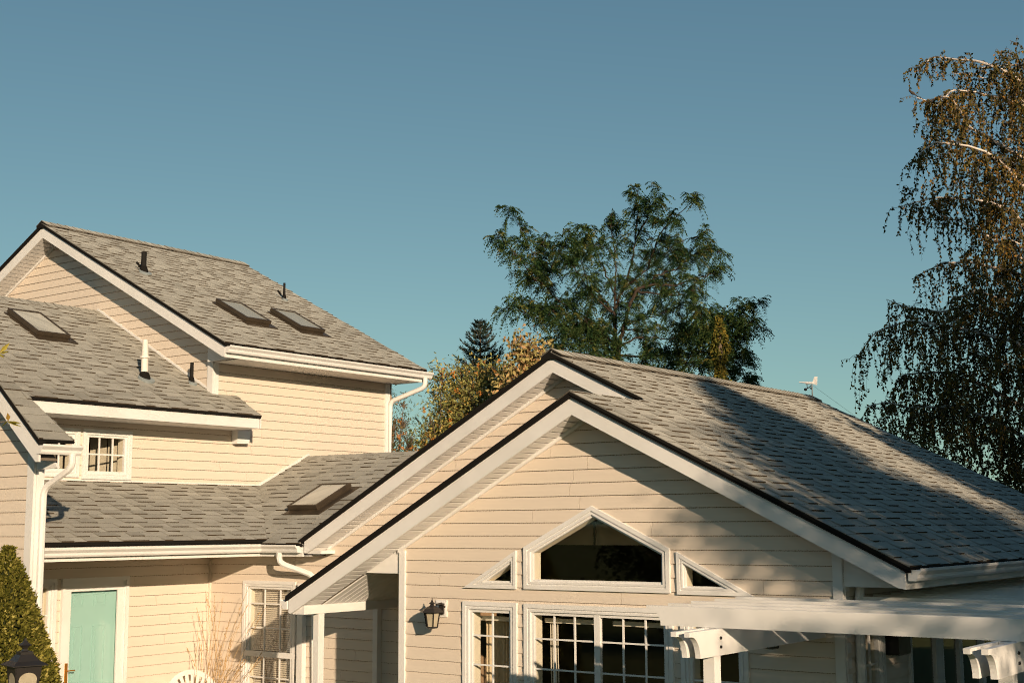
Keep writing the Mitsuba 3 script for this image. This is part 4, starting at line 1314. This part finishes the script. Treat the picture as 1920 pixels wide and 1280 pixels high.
# weeping birch
r = np.random.default_rng(51)
bt = thing("birch_tree", "tall weeping birch with white limbs and hanging leafy strands at the right edge", "tree")
bb = np.array([-6.95, 27.21, 0.0])
BR = {
    'b1': [(0.39, 9.62), (-0.28, 10.01), (-0.58, 10.25), (-0.94, 10.62), (-1.41, 10.88), (-1.66, 11.14), (-1.97, 11.35), (-2.19, 11.38), (-2.49, 11.44)],
    'b1b': [(-1.41, 10.88), (-1.67, 10.99), (-1.99, 11.07)],
    'b2': [(0.33, 8.59), (-0.32, 9.24), (-0.93, 9.74), (-1.4, 10.01), (-1.82, 10.22), (-2.35, 10.3), (-2.9, 9.9)],
    'b3': [(0.31, 8.26), (-0.35, 8.75), (-0.71, 9.03), (-1.12, 9.14), (-1.44, 9.21), (-2.07, 9.36), (-2.7, 9.25)],
    'b4': [(0.48, 11.0), (-0.18, 11.73), (-0.59, 12.01), (-0.95, 12.35), (-1.26, 12.58), (-1.58, 12.73), (-1.97, 12.52)],
    'b5': [(0.16, 5.81), (-0.52, 6.77), (-0.81, 7.09), (-1.22, 7.3), (-1.76, 7.2), (-2.38, 7.31), (-2.9, 7.47)],
    'b6': [(0.15, 5.6), (-0.75, 6.45), (-1.77, 6.88), (-2.61, 6.99), (-3.25, 6.78), (-3.58, 6.36)],
    'b7': [(0.06, 4.15), (-0.84, 4.77), (-1.86, 5.19), (-2.91, 5.1), (-3.42, 5.2), (-3.84, 5.1)],
    'b8': [(0.45, 11.8), (0.13, 12.1), (-0.41, 12.3), (-0.84, 12.3)],
    'b9': [(0.45, 10.56), (-0.05, 11.11), (-0.57, 11.45), (-1.1, 11.68), (-1.64, 11.62), (-2.03, 11.23)],
    'b10': [(0.25, 7.3), (-0.45, 7.94), (-1.07, 8.27), (-1.59, 8.33), (-1.92, 8.17)],
    'b11': [(0.21, 6.66), (-0.7, 7.3), (-1.32, 7.52), (-1.86, 7.31)],
    'b12': [(0.1, 4.77), (-1.0, 5.61), (-1.82, 5.93), (-2.45, 5.93), (-2.98, 5.83)],
}
TK = [(-0.01, 0.0), (0.0, 3.12), (0.18, 5.81), (0.34, 9.02), (0.39, 11.22), (0.34, 12.0), (0.28, 12.7)]
tk = bb + np.array([(a, 0, z) for a, z in TK])[:, [0]] * RIGHT + np.array([z for _, z in TK])[:, None] * UPV
put(bt + "__trunk", MB().tube(resample(tk, 0.4), np.linspace(0.2, 0.02, len(resample(tk, 0.4))), 9), "birch_bark", raise_by=0, smooth=40)
wood, twig, cr = MB(), MB(), MB()


def strands(q, dens, llo, lhi, lf=0.035):
    for i in range(len(q)):
        for _ in range(r.poisson(dens)):
            L = r.uniform(llo, lhi) * r.choice([0.6, 1.0, 1.0])
            d = unit(r.normal(0, 1, 3) * [1, 1, 0.15])
            t = np.linspace(0, 1, 7)
            p = q[i] + d * (r.uniform(0.1, 0.4) * (1 - (1 - t) ** 2))[:, None] + UPV * (0.08 * t - L * t ** 1.4)[:, None] + np.cumsum(r.normal(0, 0.02, (7, 3)), 0)
            twig.tube(p, np.linspace(0.005, 0.002, 7), 3, caps=False)
            m = int(L / lf) + 4
            tt = np.sort(r.uniform(0.1, 1, m))
            c = np.stack([np.interp(tt, t, p[:, k]) for k in range(3)], -1)
            ax = r.normal(0, 0.7, (m, 3)) - UPV * 1.0
            leaves(cr, c, ax, r.normal(0, 1, (m, 3)), r.uniform(0.052, 0.082, m), 0.042, np.clip(r.normal(0.5, 0.34, m), 0, 1), r.random(m))


for k, pts in BR.items():
    p3 = branch3(bb, pts, r, spread=1.0)
    q = resample(p3, 0.12)
    q += np.cumsum(r.normal(0, 0.006, q.shape), 0)
    wood.tube(q, np.linspace(0.05 if k not in ("b1b",) else 0.022, 0.007, len(q)), 6)
    lowbr = pts[0][1] < 7.5
    s0 = int(len(q) * (0.12 if not lowbr else 0.0))
    strands(q[s0:], 3.2 if not lowbr else 3.6, 0.25, 1.0 if not lowbr else 1.35)
# strands through the whole crown, thinner towards its outline
zb_ = [3.4, 4.2, 4.7, 5.1, 6.0, 6.8, 7.3, 7.7, 8.6, 9.0, 9.6, 10.0, 10.5, 11.2, 11.5, 12.0, 12.45, 12.75]
hb_ = [-2.2, -2.7, -3.3, -3.6, -3.0, -3.3, -2.7, -1.8, -1.7, -2.6, -2.8, -1.8, -2.3, -2.3, -1.2, -1.7, -1.5, -0.4]
n = 3500
z = 3.6 + 9.0 * r.random(n) ** 1.1
lb = np.interp(z, zb_, hb_)
u = r.random(n) ** 0.85
h = lb * (1 - u) + 2.4 * u
dp = r.normal(0, 0.85, n) * np.interp(z, [4, 9, 14], [1.0, 0.9, 0.35])
keep = r.random(n) < np.clip(np.interp(z, [4, 7.5, 9, 14], [1.0, 1.0, 0.6, 0.42]) + 0.28 * np.sin(h * 4 + z * 2.2) * np.sin(z * 3.1), 0.1, 1)
Q = bb + h[:, None] * RIGHT + dp[:, None] * DEEP + z[:, None] * UPV
for q in Q[keep]:
    strands(q[None], 1.3, 0.3, 1.15, lf=0.036)
for j in range(40):
    zc = r.uniform(3.4, 11.6)
    a = r.uniform(0, 2 * np.pi)
    L = r.uniform(1.2, 2.6) * np.interp(zc, [3, 7, 11, 13.2], [1.15, 1.1, 0.8, 0.45])
    t = np.linspace(0, 1, 9)
    d = math.cos(a) * RIGHT + math.sin(a) * DEEP
    p3 = bb + 0.3 * RIGHT + d * (L * t)[:, None] + UPV * (zc + 0.95 * L * t - 0.35 * L * t ** 2.2)[:, None]
    q = resample(p3, 0.14)
    wood.tube(q, np.linspace(0.032, 0.005, len(q)), 5)
    strands(q[2:], 1.6, 0.25, 1.1)
put(bt + "__limbs", wood, "birch_bark", raise_by=0)
put(bt + "__twigs", twig, "bark", raise_by=0, kind="stuff")
put(bt + "__crown", cr, "leaf_birch", raise_by=0, use_uv=True)

# bird on the birch
bd = thing("bird", "tiny dark bird perched on the birch's longest white limb", "bird")
bp = bb + RIGHT * -2.5 + UPV * 11.52
m = MB()
ico = trimesh.creation.icosphere(2, 1.0)
v = ico.vertices * [0.06, 0.028, 0.03]
ca, sa = math.cos(0.6), math.sin(0.6)
rot = np.stack([RIGHT * -ca + UPV * sa, DEEP, RIGHT * sa + UPV * ca])
m.add(v @ rot + bp, ico.faces)
m.add((ico.vertices * 0.024) @ rot + bp + rot[0] * 0.06 + UPV * 0.01, ico.faces)
m.tube([bp + rot[0] * 0.08 + UPV * 0.012, bp + rot[0] * 0.105 + UPV * 0.008], [0.007, 0.001], 5)
m.tube([bp - rot[0] * 0.05, bp - rot[0] * 0.13], [0.014, 0.008], 5)
m.tube([bp - UPV * 0.02, bp - UPV * 0.06], 0.003, 4)
put(bd, m, "bird_brown", raise_by=0, smooth=60, exact=True)

# clipped shrub by the lamp
r = np.random.default_rng(61)
sh = thing("clipped_shrub", "clipped cone of small leaved evergreen at the lower left corner", "shrub")
sb = np.array([-10.56, 6.85, 0.0])
prof = lambda z: np.interp(z, [0.0, 0.6, 1.1, 1.6, 2.1, 2.45, 2.66, 2.75], [0.57, 0.585, 0.54, 0.45, 0.29, 0.155, 0.05, 0.0])
n = 85000
z = 2.75 * (1 - np.sqrt(r.random(n)))
z = np.clip(z * 1.05, 0.1, 2.73)
a = r.uniform(0, 2 * np.pi, n)
lump = 1 + 0.10 * np.sin(a * 5 + z * 6) * np.sin(z * 9 + a * 2) + 0.05 * np.sin(a * 11 - z * 17)
rr = prof(z) * lump * (1 - 0.22 * r.random(n) ** 2) + r.normal(0, 0.012, n)
c = sb + np.stack([rr * np.cos(a), rr * np.sin(a), z], -1)
out = np.stack([np.cos(a), np.sin(a), 0.5 + 0 * a], -1)
cr = MB()
leaves(cr, c, out + r.normal(0, 0.55, (n, 3)) + UPV * 0.3, out + r.normal(0, 0.7, (n, 3)), r.uniform(0.028, 0.046, n), 0.021, np.clip(r.beta(1.6, 2.4, n), 0, 1), r.random(n))
put(sh + "__foliage", cr, "leaf_shrub", raise_by=0, use_uv=True)
zz = np.linspace(0, 2.6, 14)
put(sh + "__branches", MB().lathe(np.stack([np.maximum(prof(zz) * 0.66, 0.01), zz], -1), sb, 20), "shrub_heart", raise_by=0, smooth=True)

# dry ornamental grass by the door wall
gr = thing("ornamental_grass", "clump of dry straw coloured plume grass between the door and the blinds", "grass")
gm, sm = MB(), MB()
for j in range(36):
    b = np.array([-13.62 + r.normal(0, 0.13), 11.82 + r.normal(0, 0.12), 0.02])
    hgt = r.uniform(1.15, 1.75) if j % 3 else r.uniform(1.7, 2.3)
    lean = np.array([r.normal(0.12, 0.26), r.normal(0, 0.14), 0])
    t = np.linspace(0, 1, 9)
    p = b + lean * (t ** 1.8)[:, None] * 1.3 + UPV * (hgt * (t - 0.06 * t ** 3))[:, None] + np.cumsum(r.normal(0, 0.006, (9, 3)), 0)
    gm.tube(p, np.linspace(0.0045, 0.002, 9), 3, caps=False)
    nn = 15
    tt = r.uniform(0.80, 1.0, nn)
    c = np.stack([np.interp(tt, t, p[:, k]) for k in range(3)], -1)
    tg = unit(p[-1] - p[-2])
    leaves(sm, c, tg + r.normal(0, 0.22, (nn, 3)), r.normal(0, 1, (nn, 3)), r.uniform(0.03, 0.06, nn), 0.009, r.random(nn), 0.0)
put(gr + "__stems", gm, "straw", raise_by=0, kind="stuff")
put(gr + "__seed_heads", sm, "straw", raise_by=0, kind="stuff")

# young tree just off the left edge, whose leaf tips reach into view
yt = thing("young_tree", "twig ends with pointed yellow green leaves reaching in at the left edge", "tree")
wood, cr = MB(), MB()
tb = np.array([-5.55, 2.75, 0.0])
put(yt + "__trunk", MB().tube([tb, tb + [0, 0, 2.6], tb + [0.03, 0.02, 4.3]], [0.035, 0.024, 0.008], 6), "bark", raise_by=0)
for (zt_, ex, ey) in ((3.62, -4.955, 3.13), (3.34, -4.93, 3.17), (3.08, -4.99, 3.12), (3.9, -5.1, 3.1), (2.9, -5.1, 3.0), (4.1, -5.2, 2.9)):
    e = np.array([ex, ey, zt_])
    s = np.array([tb[0], tb[1], zt_ - 0.25])
    q = resample(np.array([s, (s + e) / 2 + [0, 0, 0.08], e]), 0.05)
    wood.tube(q, np.linspace(0.008, 0.002, len(q)), 4)
    m = 16
    tt = r.integers(len(q) // 4, len(q), m)
    tt[:4] = len(q) - 1
    d = unit((e - s)) + r.normal(0, 0.7, (m, 3)) - UPV * 0.35
    leaves(cr, q[tt], d, r.normal(0, 1, (m, 3)) + UPV * 1.5, r.uniform(0.042, 0.062, m), 0.019, r.random(m), r.random(m))
put(yt + "__branches", wood, "bark", raise_by=0)
put(yt + "__leaves", cr, "leaf_twig", raise_by=0, use_uv=True)


ADDED_TREES = ((6.5, 13.5, 11.0, "tall tree past the hedge, nearest the pergola, added to cut sky light"), (8.0, 19.5, 10.0, "tall tree past the hedge, beside the house's far corner, added to cut sky light"), (6.5, 26.0, 11.5, "tall tree past the hedge, farthest back, added to cut sky light"))  # trees added out of view to block sky light from the right
# clipped hedge outside the view, added to darken the pergola and side wall
hd = thing("hedge", "tall clipped hedge out of view past the pergola, added to darken it", "hedge")
cr = MB()
n = 16000
c = np.stack([0.9 + r.uniform(-0.45, 0.45, n), r.uniform(8.2, 20, n), r.uniform(0.05, 2.9, n)], -1)
leaves(cr, c, r.normal(0, 1, (n, 3)), r.normal(0, 1, (n, 3)), 0.16, 0.10, r.random(n), r.random(n))
put(hd + "__foliage", cr, "leaf_shade", raise_by=0, use_uv=True)
put(hd + "__stems", MB().box(0.75, 1.05, 8.3, 19.9, 0.0, 2.6), "shrub_heart", raise_by=0)  # solid box inside, stops light passing through the leaves


# unseen trees beside and behind the viewer
def shade_tree(label, base, prof, hgt, n, seed, lw=0.13):
    r = np.random.default_rng(seed)
    k = thing("shade_tree", label, "tree")
    base = np.asarray(base, float)
    put(k + "__trunk", MB().tube([base, base + [0, 0, hgt * 0.55], base + [0, 0, hgt * 0.97]], [0.18, 0.11, 0.02], 8), "bark", raise_by=0)
    zs, rs = zip(*prof)
    wood, cr = MB(), MB()
    P = []
    for j in range(220):
        z = r.uniform(zs[0], zs[-1] - 0.1)
        a = r.uniform(0, 2 * np.pi)
        R_ = np.interp(z, zs, rs) * r.uniform(0.6, 1.22)
        t = np.linspace(0, 1, 7)
        pts = base + np.stack([np.cos(a) * R_ * t, np.sin(a) * R_ * t, z - 0.5 * R_ * (1 - t) + 0.0 * t], -1)
        pts[:, 2] = np.minimum(pts[:, 2], hgt)
        wood.tube(pts, np.linspace(0.03, 0.006, 7), 4, caps=False)
        m = n // 220
        tt = r.uniform(0.2, 1.03, m) ** 0.7
        c = np.stack([np.interp(tt, t, pts[:, i]) for i in range(3)], -1) + r.normal(0, 0.13 + 0.0 * R_, (m, 3)) + unit(r.normal(0, 1, (m, 3))) * r.uniform(0, 0.3, (m, 1))
        P.append(c)
    P = np.vstack(P)
    n = len(P)
    leaves(cr, P, r.normal(0, 1, (n, 3)) - UPV * 0.5, r.normal(0, 1, (n, 3)), lw * r.uniform(0.7, 1.2, n), lw * 0.6, r.random(n), r.random(n))
    put(k + "__branches", wood, "bark", raise_by=0)
    put(k + "__crown", cr, "leaf_shade", raise_by=0, use_uv=True)


def shade_at(a, t):
    """A spot on the lawn by its distance across and along the sun's bearing."""
    A = np.cross(UPV, SUN)
    A /= np.linalg.norm(A)
    hz = SUN * [1, 1, 0]
    hz /= np.linalg.norm(hz)
    return A * a + hz * t


shade_tree("broad leafy tree on the lawn to the right of the pergola", shade_at(8.55, 3.2),
           [(3.2, 2.5), (3.9, 2.7), (4.7, 2.9), (5.4, 3.2), (6.3, 2.6), (7.1, 2.0), (7.9, 1.3), (8.6, 0.65), (9.05, 0.25), (9.2, 0.0)], 9.25, 66000, 71, lw=0.115)
for _a, _t, _h, _s, _l in ((16.2, 1.0, 16.0, 73, "third tree, added out of view to cut sky light, beyond the pergola's far end"), (21.0, -1.0, 16.5, 74, "fourth tree, added out of view to cut sky light, farthest to the right")):  # both added to hide part of the sky from the roof
    shade_tree(_l, shade_at(_a, _t), [(1.0, 2.6), (3.0, 3.4), (8.0, 3.6), (13, 2.2), (_h, 0.0)], _h, 20000, _s, lw=0.34)
shade_tree("second leafy tree on the lawn farther right of the pergola", shade_at(13.2, 3.0),
           [(3.9, 3.6), (4.7, 3.9), (5.7, 3.6), (6.65, 2.8), (7.6, 2.1), (8.6, 1.55), (9.4, 0.8), (10.1, 0.0)], 10.1, 40000, 72, lw=0.12)
for j, (x, y, h_, l_) in enumerate(ADDED_TREES):
    shade_tree(l_, (x, y, 0), [(1.0, 2.6), (3, 3.2), (9, 3.2), (h_ - 2, 1.6), (h_, 0.0)], h_, 20000, 90 + j, lw=0.34)
for j, (x, y, h_) in enumerate(((-16, -8, 9.5), (-22, -3, 9.0), (-10, -13, 10.0), (-26, 3, 8.5), (-3, -16, 10.5))):  # out of view, placed to darken the reflections in the panes
    shade_tree(["tall tree behind the viewer, nearest the middle of the lawn", "tall tree behind the viewer to the left", "tall tree straight behind the viewer", "unseen tree at the far left of the lawn", "tall tree behind the viewer to the right"][j], (x, y, 0),
               [(1.0, 2.6), (3, 3.4), (6, 2.8), (h_ - 1, 1.2), (h_, 0.0)], h_, 16000, 80 + j, lw=0.15)
